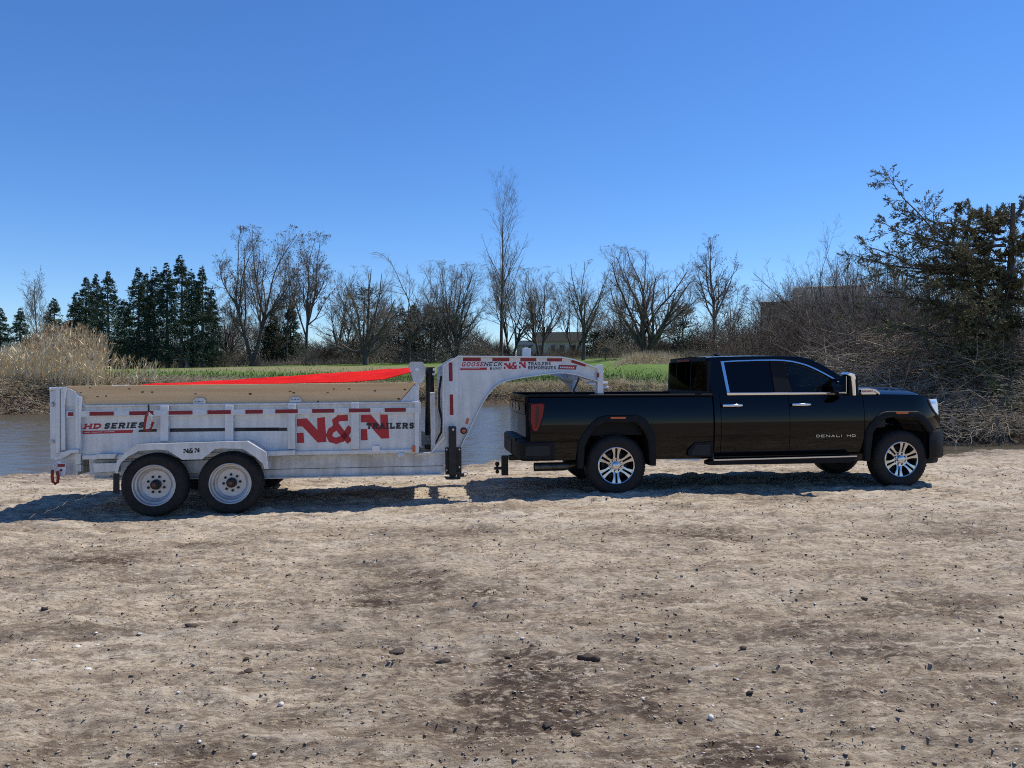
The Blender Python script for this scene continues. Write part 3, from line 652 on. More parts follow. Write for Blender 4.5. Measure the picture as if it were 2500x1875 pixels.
def cedar():
    rng = np.random.default_rng(61)
    Y = 24.0; b = at(2462, 930, Y); base = np.array((b[0], Y, fh(b[0], Y)-.05)); top = at(2452, 500, Y); H = top[2]-base[2]
    P0, R0 = grow_line(rng, base[None], np.array([[(top[0]-base[0])/H, 0, 1.0]]), np.array([H]), np.array([.17]), np.array([.06]), 9, .012, 0)
    # limbs read off the silhouette: where they leave the trunk and where they end
    tips = [(2180, 448, 23), (2150, 540, 23.5), (2110, 600, 24), (2080, 620, 25), (2340, 505, 23.5), (2395, 515, 25), (2200, 520, 24.5), (2120, 680, 23), (2100, 760, 24), (2180, 800, 22.8), (2260, 840, 22.5), (2560, 560, 23), (2600, 640, 24), (2560, 700, 22.5),
            (2330, 620, 22.6), (2300, 700, 22.4), (2380, 760, 22.4), (2250, 640, 25), (2400, 850, 22.6), (2520, 480, 25), (2230, 580, 23), (2290, 560, 24.2), (2160, 640, 23.6), (2330, 820, 23), (2420, 540, 24), (2400, 600, 23.4), (2390, 660, 23.2), (2430, 720, 23), (2500, 600, 23.2), (2480, 680, 23), (2360, 560, 24.5), (2340, 690, 23.5), (2440, 800, 23), (2510, 780, 23), (2480, 880, 23), (2380, 720, 24.6), (2280, 760, 23.4), (2210, 720, 23.8)]
    st = []; ends = []
    for px, py, yy in tips:
        e = at(px, py, yy); t = np.clip((e[2]-base[2]-.16*math.hypot(e[0]-base[0], yy-Y))/H, .12, .93)
        if (px, py) == (2180, 448): t = .62
        st.append(base+(top-base)*t); ends.append(e)
    st = np.array(st); ends = np.array(ends); n = len(st); K = 10
    tt = np.linspace(0, 1, K)[None, :, None]
    P1 = st[:, None]*(1-tt)+ends[:, None]*tt; L = np.linalg.norm(ends-st, axis=1)
    P1[..., 2] += -.07*L[:, None]*np.sin(np.pi*tt[..., 0]) ; P1[:, 1:-1] += rng.normal(size=(n, K-2, 3))*.05
    R1 = .055*(1-.82*tt[..., 0])*np.ones((n, 1))
    P2, R2 = spawn(rng, P1, R1, 24, .04, 1.0, .4, 1.0, .12, .34, 5, .09, -.01, .5, .3, .006, flat=.3)
    P3, R3 = spawn(rng, P2, R2, 7, .2, 1.0, .4, 1., .3, .55, 3, .1, -.02, .5, .4, .004, flat=.3)
    def spr(P, n):
        idx = np.repeat(np.arange(len(P)), n); K = P.shape[1]; t = rng.uniform(.1, 1, len(idx))*(K-1); k = np.minimum(t.astype(int), K-2); f = (t-k)[:, None]
        C = P[idx, k]*(1-f)+P[idx, k+1]*f; D = unit(unit(P[idx, k+1]-P[idx, k])+.6*rng.normal(size=C.shape)+np.array([-.15, 0, -.1])); S = unit(np.cross(D, rng.normal(size=C.shape)+np.array([0, 0, 1.0])))
        return cards(C, D, S, rng.uniform(.05, .12, len(C)), rng.uniform(.008, .017, len(C)))
    keep = (rng.uniform(0, 1, len(P3)) < .72)
    e = empty('cedar_tree', base); tag(e, 'olive green cedar with broken-topped trunk and long drooping limbs at right', 'tree')
    for nm, parts, mt in (('trunk', [polytube(P0, R0, 9)], MT['bark']), ('limbs', [polytube(P1, R1, 6), polytube(P2, R2, 4), polytube(P3, R3, 3)], MT['bark']), ('crown', [spr(P3[keep], 18), spr(P2, 13)], MT['cedar'])):
        V, Q = cat_(parts); link(nm, np_mesh(nm, V-base, Q, nm != 'crown'), mt, e)
cedar()

# pile of cut branches on the far side of the water, at right ---------
def pile():
    rng = np.random.default_rng(71); n = 4200
    X = rng.uniform(9.6, 21, n); Y = 20.6+6.5*rng.uniform(0, 1, n)**1.2
    ht = np.clip(.5+.42*(Y-20.4), .3, 2.5)*(.75+.5*vnoise(X*.7, Y*.7, 4)); z = np.maximum(field_h(X, Y), -.1)+ht*rng.uniform(0, 1, n)**.6
    d = rng.normal(size=(n, 3)); d[:, 2] = d[:, 2]*.42; d[:, 0] *= 1.5
    r0 = rng.uniform(.004, .014, n); big = rng.uniform(0, 1, n) < .09; r0[big] *= 2.1
    P, Rr = grow_line(rng, np.stack([X, Y, z], 1), d, rng.uniform(.5, 1.7, n), r0, r0*.35, 6, .16, -.02)
    P2, R2 = spawn(rng, P, Rr, 3, .2, .95, .4, 1.0, .25, .5, 4, .15, 0, .6, .4, .0035)
    V, Q = cat_([polytube(P, Rr, 4), polytube(P2, R2, 3)])
    tag(link('branch_pile', np_mesh('branch_pile', V, Q, True), MT['stick']), 'tangled pile of cut grey branches beyond the pickup nose', 'branches', kind='stuff')
    # a few pale branches that stand out
    for lab, pts, yy, r in [('pale forked branch standing at the water edge right of the pickup', [(2432, 1020), (2436, 1045), (2445, 1062), (2452, 1082)], 20.4, .028),
                            ('long pale stick lying across the water in front of the pickup', [(2302, 1078), (2340, 1084), (2395, 1091)], 19.2, .018),
                            ('curved grey branch arching through the pile right of the headlight', [(2320, 1006), (2360, 1000), (2400, 996), (2435, 1004)], 20.9, .022),
                            ('pale stick slanting down through the middle of the branch pile', [(2378, 980), (2390, 1002), (2402, 1018), (2424, 1042)], 20.6, .018)]:
        w = [at(px, py, yy + (0 if i % 2 else .12)) for i, (px, py) in enumerate(pts)]
        mb = MB().tube(w, [r*(1-.18*i) for i in range(len(w))], 6)
        if 'forked' in lab:
            for q in [[(2445, 1062), (2425, 1075), (2418, 1088)], [(2445, 1062), (2462, 1078), (2470, 1088)], [(2440, 1056), (2418, 1064), (2402, 1062)], [(2437, 1042), (2450, 1058), (2458, 1064)], [(2445, 1064), (2440, 1088)]]:
                mb.tube([at(px, py, yy-.08*i) for i, (px, py) in enumerate(q)], [r*.6*(1-.2*i) for i in range(len(q))], 5)
        tag(mb.build('fallen_branch', MT['bark_pale'], smooth=60), lab, 'branch')
    n = 5000; X = rng.uniform(13.5, 18.5, n); Y = rng.uniform(21.2, 24.5, n); m = vnoise(X*.9, Y*.9, 8) > .52; X = X[m]; Y = Y[m]; n = len(X)
    z = np.maximum(field_h(X, Y), 0)+np.clip(.5+.42*(Y-20.4), .3, 2.2)*rng.uniform(.5, 1.05, n)
    D = unit(rng.normal(size=(n, 3))+np.array([0, 0, .4])); S = unit(np.cross(D, rng.normal(size=(n, 3))))
    V, Q = cards(np.stack([X, Y, z], 1), D, S, rng.uniform(.05, .12, n), rng.uniform(.015, .03, n))
    tag(link('bramble_leaves', np_mesh('bramble_leaves', V, Q), MT['bramble']), 'small green bramble leaves growing through the branch pile', 'leaves', kind='stuff')
pile()

# reeds and dead grass on the far bank --------------------------------
def reeds():
    rng = np.random.default_rng(81); n = 1700
    px = np.concatenate([rng.uniform(-140, 250, n-90), rng.uniform(240, 380, 90)])
    Y = rng.uniform(43.5, 51, n); X = (px-CX)/F*Y; 
    z = field_h(X, Y); H = np.interp(px, [-140, -20, 20, 60, 110, 160, 215, 245, 260, 380], [2.2, 2.2, 2.4, 2.6, 3.4, 3.5, 3.3, 3.0, 1.8, 1.4])*rng.uniform(.62, 1.04, n)
    lean = np.interp(px, [-140, 0, 90, 160, 245, 380], [.35, .3, .12, .06, .10, .16])
    d = np.stack([lean*.8+rng.normal(size=n)*.075, rng.normal(size=n)*.07, np.ones(n)], 1)
    P, Rr = grow_line(rng, np.stack([X, Y, z-.05], 1), d, H, np.full(n, .017), np.full(n, .008), 5, .035, -.015)
    parts = [polytube(P, Rr, 3)]
    # leaves hanging off the stems
    m = 4800; i = rng.integers(0, n, m); t = rng.uniform(.1, .85, m)*4; k = np.minimum(t.astype(int), 3); f = (t-k)[:, None]
    C = P[i, k]*(1-f)+P[i, k+1]*f; D = unit(np.stack([rng.normal(size=m)*.4+.15, rng.normal(size=m)*.3, rng.uniform(.4, 1.3, m)], 1)); S = unit(np.cross(D, rng.normal(size=(m, 3))))
    parts.append(cards(C, D, S, rng.uniform(.3, .75, m), rng.uniform(.012, .026, m)))
    V, Q = cat_(parts); tag(link('dry_reeds', np_mesh('dry_reeds', V, Q), MT['reed']), 'stand of dry straw coloured reeds on the far bank at left', 'reeds', kind='stuff')
    j = np.where((rng.uniform(0, 1, n) < .6) & (px > 40))[0]; tip = P[j, -1]; dd = unit(P[j, -1]-P[j, -2])
    q = 7; idx = np.repeat(np.arange(len(j)), q); C = tip[idx]-dd[idx]*rng.uniform(0, .30, len(idx))[:, None]; D = unit(dd[idx]+.35*rng.normal(size=C.shape)); S = unit(np.cross(D, rng.normal(size=C.shape)))
    V, Q = cards(C, D, S, rng.uniform(.14, .3, len(C)), rng.uniform(.015, .035, len(C)))
    tag(link('reed_plumes', np_mesh('reed_plumes', V, Q), MT['plume']), 'tan feathery seed heads on top of the reeds', 'reeds', kind='stuff')
    # flattened litter on the bank below
    m = 9000; X = rng.uniform(-36, -10, m); fb = far_bank(X); Y = fb+rng.uniform(-.4, 5.5, m)**1.0; z = field_h(X, Y)+rng.uniform(0, .25, m)
    d = rng.normal(size=(m, 3)); d[:, 2] *= .22; d[:, 0] += 1.0
    P, Rr = grow_line(rng, np.stack([X, Y, z], 1), d, rng.uniform(.3, 1.3, m), rng.uniform(.008, .022, m), np.full(m, .006), 3, .15, 0)
    V, Q = polytube(P, Rr, 3); tag(link('reed_litter', np_mesh('reed_litter', V, Q), MT['debris']), 'flattened dead reed litter on the far bank at left', 'litter', kind='stuff')
    # straw-coloured grass along the bank edge, with green among it
    m = 17000; X = rng.uniform(-24, 14, m); fb = far_bank(X); w = rng.gamma(1.3, .8, m); Y = fb+.8+w; z = field_h(X, Y)
    keep = z > -.15; X, Y, z = X[keep], Y[keep], z[keep]; m = len(X)
    d = np.stack([rng.normal(size=m)*.7+.2, rng.normal(size=m)*.5-.25, rng.uniform(.25, 1.1, m)], 1)
    P, Rr = grow_line(rng, np.stack([X, Y, z-.02], 1), d, rng.uniform(.25, .75, m), np.full(m, .013), np.full(m, .005), 4, .12, -.16)
    V, Q = polytube(P, Rr, 3); tag(link('bank_grass', np_mesh('bank_grass', V, Q), MT['straw']), 'dead straw coloured grass along the top of the far bank', 'grass', kind='stuff')
    m = 26000; X = rng.uniform(-40, 14, m); fb = far_bank(X); Y = fb+3+rng.gamma(1.6, 5.0, m); z = field_h(X, Y)
    D = unit(np.stack([rng.normal(size=m)*.4, rng.normal(size=m)*.4, np.ones(m)], 1)); S = unit(np.cross(D, rng.normal(size=(m, 3))))
    V, Q = cards(np.stack([X, Y, z-.02], 1), D, S, rng.uniform(.12, .38, m), rng.uniform(.012, .03, m))
    tag(link('green_grass', np_mesh('green_grass', V, Q), MT['green']), 'short green grass on the field behind the far bank', 'grass', kind='stuff')
    # pale heap of dead grass left of the cab
    m = 4500; X = 14.3+rng.normal(size=m)*1.3; Y = 78+rng.normal(size=m)*1.2; X = X+0; z = field_h(X, Y)
    d = np.stack([rng.normal(size=m)*.8, rng.normal(size=m)*.5, rng.uniform(.2, 1.1, m)], 1)
    P, Rr = grow_line(rng, np.stack([X, Y, z], 1), d, rng.uniform(.6, 1.5, m), np.full(m, .018), np.full(m, .008), 4, .12, -.12)
    V, Q = polytube(P, Rr, 3); tag(link('dead_grass_clump', np_mesh('dead_grass_clump', V, Q), MT['straw']), 'pale clump of dead grass on the lawn left of the pickup cab', 'grass', kind='stuff')
reeds()

# ------------------------------------------------------------------ far buildings
MT['siding'] = noisy('white_siding', (.72, .71, .68), (.80, .79, .76), 2, .7)
MT['shingle'] = noisy('dark_roof_shingles', (.03, .033, .03), (.05, .052, .047), 3, .95, spec=.05)
MT['brick_dark'] = noisy('dark_brown_brickwork', (.055, .036, .026), (.085, .058, .042), 6, .85)
MT['roof_tan'] = noisy('tan_roofing', (.62, .50, .36), (.80, .67, .50), 1.2, .7, stretch=(.15, 1, 6))
MT['win_dark'] = mat('dark_window_pane', (.02, .025, .03), .1)
MT['trim'] = mat('white_trim', (.7, .69, .66), .6)
def house():
    Y = 132.0; a = at(1262, 868, Y); b = at(1422, 868, Y); zb = fh((a[0]+b[0])/2, Y)-.1
    e = empty('house', (a[0], Y, zb)); tag(e, 'white house with dark roof among the trees beyond the gooseneck', 'house')
    W = b[0]-a[0]; wall = at(1350, 834, Y)[2]-zb; ridge = at(1350, 808, Y)[2]-zb
    MB().box(0, W, 0, 7, 0, wall).build('wall', MT['siding'], e)
    x0 = at(1305, 800, Y)[0]-a[0]
    r = MB().prism([(x0-.3, 0), (W+.3, 0), (W+.3, .01), (x0-.3, .01)], 0, .01)
    r = MB().add([(x0-.3, -.4, wall), (W+.3, -.4, wall), (W+.3, 3.5, ridge), (x0-.3, 3.5, ridge), (x0-.3, 7.4, wall), (W+.3, 7.4, wall)], [(0, 1, 2, 3), (3, 2, 5, 4), (0, 3, 4), (1, 5, 2), (0, 4, 5, 1)])
    ro = r.build('roof', MT['shingle'], e); MB().box(x0+2.5, x0+3.1, 3.2, 3.8, ridge-.4, ridge+.7).build('chimney', MT['brick_dark'], ro)
    MB().add([(-.3, -.4, wall*.78), (x0-.31, -.4, wall*.78), (x0-.31, 3.5, wall*1.12), (-.3, 3.5, wall*1.12), (-.3, 7.2, wall*.9), (x0-.31, 7.2, wall*.9)], [(0, 1, 2, 3), (3, 2, 5, 4)]).build('porch_roof', MT['shingle'], e)
    g = MB().add([(W+.02, 0, wall), (W+.02, 7, wall), (W+.02, 3.5, ridge-.2), (W+.25, 0, wall), (W+.25, 7, wall), (W+.25, 3.5, ridge-.2)], [(0, 1, 2), (3, 5, 4), (0, 3, 4, 1), (1, 4, 5, 2), (2, 5, 3, 0)]); g.build('gable', MT['siding'], e)
    for px in (1290, 1318, 1350, 1372, 1400):
        x = at(px, 850, Y)[0]-a[0]; w = MB().box(x-.5, x+.5, -.06, .0, wall*.42, wall*.85).build('window', MT['trim'], e)
        MB().box(x-.4, x+.4, -.09, -.061, wall*.47, wall*.8).build('pane', MT['win_dark'], w)
    x = at(1385, 850, Y)[0]-a[0]; MB().box(x-.45, x+.45, -.05, -.001, 0, 2.1).build('door', MT['trim'], e)
house()
def flat_building():
    Y = 72.0; a = at(1857, 742, Y); b = at(1935, 742, Y); zb = fh(a[0], Y)-.1
    e = empty('brick_building', (a[0], Y, zb)); e.rotation_euler[2] = -math.atan2(a[0], Y)-.03; tag(e, 'flat-roofed dark brown building showing behind the thicket, right of the cab', 'building')
    c = at(2085, 705, Y); W1 = b[0]-a[0]; H1 = a[2]-zb; W2 = c[0]-a[0]; H2 = at(1931, 704, Y)[2]-zb; H2w = at(1931, 748, Y)[2]-zb
    MB().box(0, W1, 0, 9, 0, H1).build('wing', MT['brick_dark'], e)
    MB().box(-.12, W1-.01, -.12, 9.1, H1, H1+.16).build('coping', MT['shingle'], e)
    MB().box(W1+.01, W2, -1, 12, 0, H2w).build('main_block', MT['brick_dark'], e)
    ro = MB().add([(W1-.1, -1.3, H2w), (W2+.3, -1.3, H2w), (W2+.3, .2, H2), (W1-.1, .2, H2), (W1-.1, 12.3, H2), (W2+.3, 12.3, H2), (W1-.1, 12.3, H2w), (W2+.3, 12.3, H2w)], [(0, 1, 2, 3), (3, 2, 5, 4), (0, 3, 4, 6), (1, 7, 5, 2), (0, 6, 7, 1), (4, 5, 7, 6)]).build('roof', MT['roof_tan'], e)
    for k in range(6):
        f = (k+.5)/6; MB().box(W1-.05, W2+.25, -1.3+1.5*f-.05, -1.3+1.5*f+.04, H2w+(H2-H2w)*f+.0, H2w+(H2-H2w)*f+.09).build('roof_batten', MT['roof_tan'], ro)
    p = at(1888, 718, Y); MB().tube([(W1*.25, 2, H1+.15), (W1*.55, 2, p[2]-zb), (W1*.85, 2, H1+.15)], .05, 6).build('roof_frame', MT['galv2'], e)
    for k in range(3):
        w = MB().box(W1*(.2+.28*k)-.5, W1*(.2+.28*k)+.5, -.05, -.001, H1*.55, H1*.8).build('window', MT['trim'], e)
        MB().box(W1*(.2+.28*k)-.42, W1*(.2+.28*k)+.42, -.08, -.051, H1*.57, H1*.78).build('pane', MT['win_dark'], w)
flat_building()
def far_bits():
    P = at(35, 872, 90); zb = fh(P[0], 90)
    e = empty('parked_car', (P[0], 90, zb)); tag(e, 'small distant white car roof showing above the reeds at far left', 'car')
    z = P[2]-zb
    MB().prism([(-2.1, .3), (2.1, .3), (2.1, z*.55), (1.3, z*.6), (.8, z+.35), (-1.2, z+.35), (-1.8, z*.62), (-2.1, z*.55)], 0, 1.7).build('body', MT['trim'], e)
    for x in (-1.3, 1.3): MB().lathe([(.01, -.02), (.33, -.02), (.33, .2), (.01, .2)], (x, .33), 16).build('wheel', MT['rubber'], e)
    # football goal frame on the field edge
    g = [at(424, 873, 100), at(432, 867, 100), at(432, 886, 100)]; zb = fh(g[0][0], 100)
    w = 1.6; e = MB().tube([(0, 0, 0), (0, 0, 1.1), (w, 0, 1.1), (w, 0, 0)], .05, 6).tube([(0, 0, 1.1), (0, .9, 0)], .035, 6).tube([(w, 0, 1.1), (w, .9, 0)], .035, 6).build('goal_frame', MT['trim'])
    e.location = (g[0][0], 100, zb); tag(e, 'small pale goal frame at the foot of the spruces', 'goal frame')
    P = at(1690, 850, 88); zb = fh(P[0], 88); mb = MB().tube([(0, 0, 0), (0, 0, P[2]-zb+.3)], [.06, .05], 8); mb.tube([(0, 0, P[2]-zb+.28), (0, 0, P[2]-zb+.36)], [.08, .03], 8)
    o = mb.build('wooden_post', MT['bark_pale']); o.location = (P[0]-.5, 88, zb); tag(o, 'thin pale wooden post on the lawn just left of the cab', 'post')
    P = at(1478, 862, 96); zb = fh(P[0], 96); o = MB().tube([(0, 0, 0), (0, 0, 1.5)], .06, 8).box(-.45, .45, -.03, .03, 1.1, 1.5).build('notice_board', MT['bark']); o.location = (P[0], 96, zb); tag(o, 'small dark sign board on a post on the lawn beside the coupler', 'sign')
far_bits()
# ------------------------------------------------------------------ lettering built from strokes
GLY = {
 'A': ([[(0, 0), (.5, 1), (1, 0)], [(.22, .34), (.78, .34)]], [(0, 0), (1, 0)]),
 'C': ([[(.97, .85), (.75, 1), (.25, 1), (0, .72), (0, .28), (.25, 0), (.75, 0), (.97, .15)]], []),
 'D': ([[(0, 0), (0, 1), (.62, 1), (1, .7), (1, .3), (.62, 0), (0, 0)]], [(0, 0), (0, 1)]),
 'E': ([[(1, 1), (0, 1), (0, 0), (1, 0)], [(0, .5), (.75, .5)]], [(0, 0), (0, 1)]),
 'G': ([[(.97, .85), (.75, 1), (.25, 1), (0, .72), (0, .28), (.25, 0), (.8, 0), (1, .2), (1, .42), (.66, .42)]], []),
 'H': ([[(0, 0), (0, 1)], [(1, 0), (1, 1)], [(0, .5), (1, .5)]], [(0, 0), (0, 1), (1, 0), (1, 1)]),
 'I': ([[(.5, 0), (.5, 1)]], [(.5, 0), (.5, 1)]),
 'K': ([[(0, 0), (0, 1)], [(1, 1), (.1, .45)], [(.35, .6), (1, 0)]], [(0, 0), (0, 1), (1, 0), (1, 1)]),
 'L': ([[(0, 1), (0, 0), (1, 0), (1, .22)]], [(0, 1), (0, 0)]),
 'M': ([[(0, 0), (0, 1), (.5, .3), (1, 1), (1, 0)]], [(0, 0), (0, 1), (1, 0), (1, 1)]),
 'N': ([[(0, 0), (0, 1), (1, 0), (1, 1)]], [(0, 0), (1, 1)]),
 'O': ([[(.25, 0), (0, .28), (0, .72), (.25, 1), (.75, 1), (1, .72), (1, .28), (.75, 0), (.25, 0)]], []),
 'Q': ([[(.25, 0), (0, .28), (0, .72), (.25, 1), (.75, 1), (1, .72), (1, .28), (.75, 0), (.25, 0)], [(.55, .2), (1, -.12)]], []),
 'R': ([[(0, 0), (0, 1), (.7, 1), (1, .85), (1, .62), (.7, .48), (0, .48)], [(.5, .48), (1, 0)]], [(0, 0), (0, 1), (1, 0)]),
 'S': ([[(.95, .86), (.75, 1), (.25, 1), (.03, .8), (.2, .58), (.8, .44), (.98, .22), (.75, 0), (.25, 0), (.05, .14)]], []),
 'T': ([[(0, .78), (0, 1), (1, 1), (1, .78)], [(.5, 1), (.5, 0)]], [(.5, 0)]),
 'U': ([[(0, 1), (0, .28), (.25, 0), (.75, 0), (1, .28), (1, 1)]], [(0, 1), (1, 1)]),
 'X': ([[(0, 0), (1, 1)], [(0, 1), (1, 0)]], [(0, 0), (1, 1), (0, 1), (1, 0)]),
}
WID = {'I': .45, 'M': 1.25, ' ': .55, 'N': 1.05, 'O': 1.05, 'E': .92, 'L': .9, 'S': .92}
def strokes_quads(poly, h, asp):           # thick line quads in unit glyph space; asp = width of the cell / height
    out = []
    for a, b in zip(poly[:-1], poly[1:]):
        ax, ay, bx, by = a[0]*asp, a[1], b[0]*asp, b[1]; L = math.hypot(bx-ax, by-ay) or 1
        dx, dy = (bx-ax)/L*h, (by-ay)/L*h; ex, ey = dx*.75, dy*.75
        q = [(ax-ex-dy, ay-ey+dx), (bx+ex-dy, by+ey+dx), (bx+ex+dy, by+ey-dx), (ax-ex+dy, ay-ey-dx)]
        out.append([(x/asp, y) for x, y in q])
    return out
def text_mesh(txt, quad, to3, h=.10, serif=True, gap=.28, lift=(0, -.0004, 0)):
    """quad = pixel corners (bottom-left, bottom-right, top-right, top-left); to3 maps a pixel to a 3D point"""
    (x0, y0), (x1, y1), (x2, y2), (x3, y3) = quad
    tot = sum(WID.get(c, 1.0) for c in txt) + gap*(len(txt)-1)
    ph = math.hypot(x3-x0, y3-y0); asp_u = math.hypot(x1-x0, y1-y0)/tot/ph
    mb = MB(); cur = 0.0; k = 0
    def put(u, v):
        xb, yb = x0+(x1-x0)*u, y0+(y1-y0)*u; xt, yt = x3+(x2-x3)*u, y3+(y2-y3)*u
        return to3(xb+(xt-xb)*v, yb+(yt-yb)*v)
    for c in txt:
        wd_ = WID.get(c, 1.0)
        if c != ' ':
            polys, ser = GLY[c]; asp = wd_*asp_u
            ins = h/asp if asp > 2.2*h else .45
            qs = [q for p in polys for q in strokes_quads([(ins+(1-2*ins)*x, h+(1-2*h)*y) for x, y in p], h, asp)]
            if serif:
                for x, y in ser:
                    xx = ins+(1-2*ins)*x; yy = h*.62 if y < .5 else 1-h*.62; qs.append([(xx-1.75*h/asp, yy-h*.62), (xx+1.75*h/asp, yy-h*.62), (xx+1.75*h/asp, yy+h*.62), (xx-1.75*h/asp, yy+h*.62)])
            for q in qs:
                pts = [put((cur+x*wd_)/tot, y) for x, y in q]; f = (k % 6); k += 1
                mb.sheet([tuple(p[i]+lift[i]*f for i in range(3)) for p in pts])
        cur += wd_ + gap
    return mb

# ------------------------------------------------------------------ pickup truck
TK = Frame((1.487, 10.95, -.012), R(7.2)); WC = 1.0
def tk(px, py, w=-.02):
    s, t = TK.st(px, py, w); return (s, w, t)
truck = empty('pickup_truck', TK.O, TK.phi)
tag(truck, 'black crew-cab pickup truck with chrome trim towing the silver trailer', 'pickup truck')
ts = lambda px, py, w=-.02: TK.st(px, py, w)
def bodyw(t): return .30*(t-.975)**2 - .02
S_NOSE0, S_NOSE1 = ts(2225, 1000)[0], ts(2297, 1038, .16)[0]
def nosew(s): 
    x = max(0.0, (s-S_NOSE0)/(S_NOSE1-S_NOSE0)); return .20*x**2.4
def line(pts, w=-.02):
    a = sorted(ts(x, y, w) for x, y in pts); xs = [p[0] for p in a]; zs = [p[1] for p in a]
    return lambda s: float(np.interp(s, xs, zs))
ARCH_R_O = [(1409, 1143), (1411, 1080), (1428, 1050), (1445, 1030), (1461, 1018), (1480, 1013.5), (1558, 1012), (1578, 1021), (1592, 1040), (1604, 1066), (1604, 1137)]
ARCH_R_I = [(1425, 1144), (1429, 1089), (1443, 1062), (1457, 1043), (1471, 1035), (1484, 1033), (1549, 1032), (1562, 1040), (1573, 1055), (1583, 1075), (1588, 1137)]
ARCH_F_O = [(2111, 1126), (2114, 1052), (2126, 1032), (2141, 1015), (2155, 1006), (2170, 1003), (2244, 1003), (2258, 1011), (2270, 1024), (2284, 1046), (2284, 1050)]
ARCH_F_I = [(2125, 1126), (2133, 1058), (2143, 1042), (2156, 1028), (2168, 1021), (2182, 1019), (2236, 1021), (2246, 1027), (2256, 1038), (2267, 1054), (2268, 1056)]
mid = lambda a, b: [((x0+x1)/2, (y0+y1)/2) for (x0, y0), (x1, y1) in zip(a, b)]
am_r = sorted(ts(x, y) for x, y in mid(ARCH_R_O, ARCH_R_I)[1:-1]); am_f = sorted(ts(x, y) for x, y in mid(ARCH_F_O, ARCH_F_I)[1:])
base_line = line([(1293, 1126), (1409, 1124), (1604, 1122), (1743, 1121), (2110, 1114), (2284, 1050), (2300, 1046)])
def bottom(s):
    b = base_line(s)
    for am in (am_r, am_f):
        if am[0][0] < s < am[-1][0]: b = max(b, float(np.interp(s, [p[0] for p in am], [p[1] for p in am])))
    return b
def panel(name, s0, s1, top, nc, nr=14, roll=True, label=None):
    ss = list(np.linspace(s0, s1, nc))
    for am in (am_r, am_f):
        for a in (am[0][0], am[-1][0]):
            if s0 < a < s1: ss += [a-.004, a+.004]
    ss = sorted(ss); rows = []
    cols = [ss[0]] + ss + [ss[-1]]
    for j in range(-1, nr+2):
        r = []
        for i, s in enumerate(cols):
            b, tp = bottom(s), top(s); v = min(max(j, 0), nr)/nr; t = b+(tp-b)*v; w = bodyw(t)+nosew(s)
            if i in (0, len(cols)-1): w += .035
            if j == -1: w += .045
            if j == nr+1: w += .06; t += .006 if roll else 0
            r.append((s, w, t))
        rows.append(r)
    return MB().grid(rows).both(name, MT['paint'], truck, WC, smooth=35, label=label)
bed_top = line([(1293, 966.5), (1743, 963.5)])
s_tail = ts(1295, 1040)[0]; s_bedend = ts(1742, 1040)[0]; s_cab0 = ts(1745.5, 1040)[0]; s_d0 = ts(1761, 1040)[0]; s_d1 = ts(1929, 1040)[0]; s_d2 = ts(2111, 1040)[0]
panel('bed_side', s_tail, s_bedend, bed_top, 70)
door_top = line([(1740, 965), (2112, 961.5)])
panel('cab_corner', s_cab0, s_d0-.004, door_top, 4)
rd = panel('rear_door', s_d0+.004, s_d1-.004, door_top, 22)
fd = panel('front_door', s_d1+.004, s_d2-.004, door_top, 24)
f_top = line([(2105, 962), (2147, 963.5), (2200, 964), (2250, 965), (2270, 968)]); z_nose = ts(2291, 1012, .1)[1]
def fender_top(s):
    t = f_top(s); x = max(0, (s-ts(2255, 966)[0])/(S_NOSE1-ts(2255, 966)[0])); return t-(t-z_nose)*x**2.0
panel('front_fender', s_d2+.004, S_NOSE1, fender_top, 46, roll=False)

# wheel arch trims with amber markers
for o, i_, mk in ((ARCH_R_O, ARCH_R_I, [(1490, 1018), (1528, 1018), (1527, 1022.5), (1492, 1022.5)]), (ARCH_F_O, ARCH_F_I, [(2186, 1005.5), (2219, 1005.5), (2216, 1010.5), (2190, 1010.5)])):
    po = TK.poly(o, -.045); pi_ = TK.poly(i_, -.045)
    mb = MB(); n = len(po)
    prof = [(0.0, .0), (.12, -.038), (.45, -.052), (.85, -.05), (1.0, -.03), (1.0, .06)]
    rows = []
    for k in range(n):
        rows.append([(po[k][0]+(pi_[k][0]-po[k][0])*f, w, po[k][1]+(pi_[k][1]-po[k][1])*f) for f, w in prof])
    a, b = MB().grid(rows).both('wheel_arch_trim', MT['arch_plastic'], truck, WC, smooth=30)
    m = MB().prism(TK.poly(mk, -.055), -.058, -.03)
    m.build('side_marker', MT['amber'], a); m.build('side_marker', MT['amber'], b, flip=WC)
    c = (sum(p[0] for p in pi_)/n, .43)
    MB().add([(p[0], w, p[1]) for p in pi_ for w in (.0, .55)], [(2*k, 2*k+1, 2*k+3, 2*k+2) for k in range(n-1)]).both('wheel_well', MT['black_plastic'], truck, WC)

# greenhouse
def gw(t): return .035+(t-1.33)*.27
def cp(px, py, dw=0.0):
    w = .08
    for _ in range(5): s, t = TK.st(px, py, w+dw); w = gw(t)
    return (s, w+dw, t)
RO = [(1727, 873), (1760, 871), (1818, 869.5), (1891, 869), (1940, 870), (1960, 872), (1979, 877), (2002, 887.5), (2023, 899), (2046, 914), (2067, 929), (2084, 943)]
WT = [(1761, 882), (1800, 879.5), (1850, 878), (1891, 877.5), (1915, 878.5), (1935, 881), (1953, 885), (1970, 890), (1991, 899), (2011, 909), (2040, 925), (2067, 942)]
outer = [(1737, 966), (1732, 925)] + RO + [(2094, 957), (2094, 964)]
inner = [(2074, 964), (2074, 950)] + WT[::-1] + [(1779, 965)]
MB().slab([cp(*p) for p in outer+inner], (0, .05, 0)).both('cab_frame', MT['paint'], truck, WC, bevel=.006)
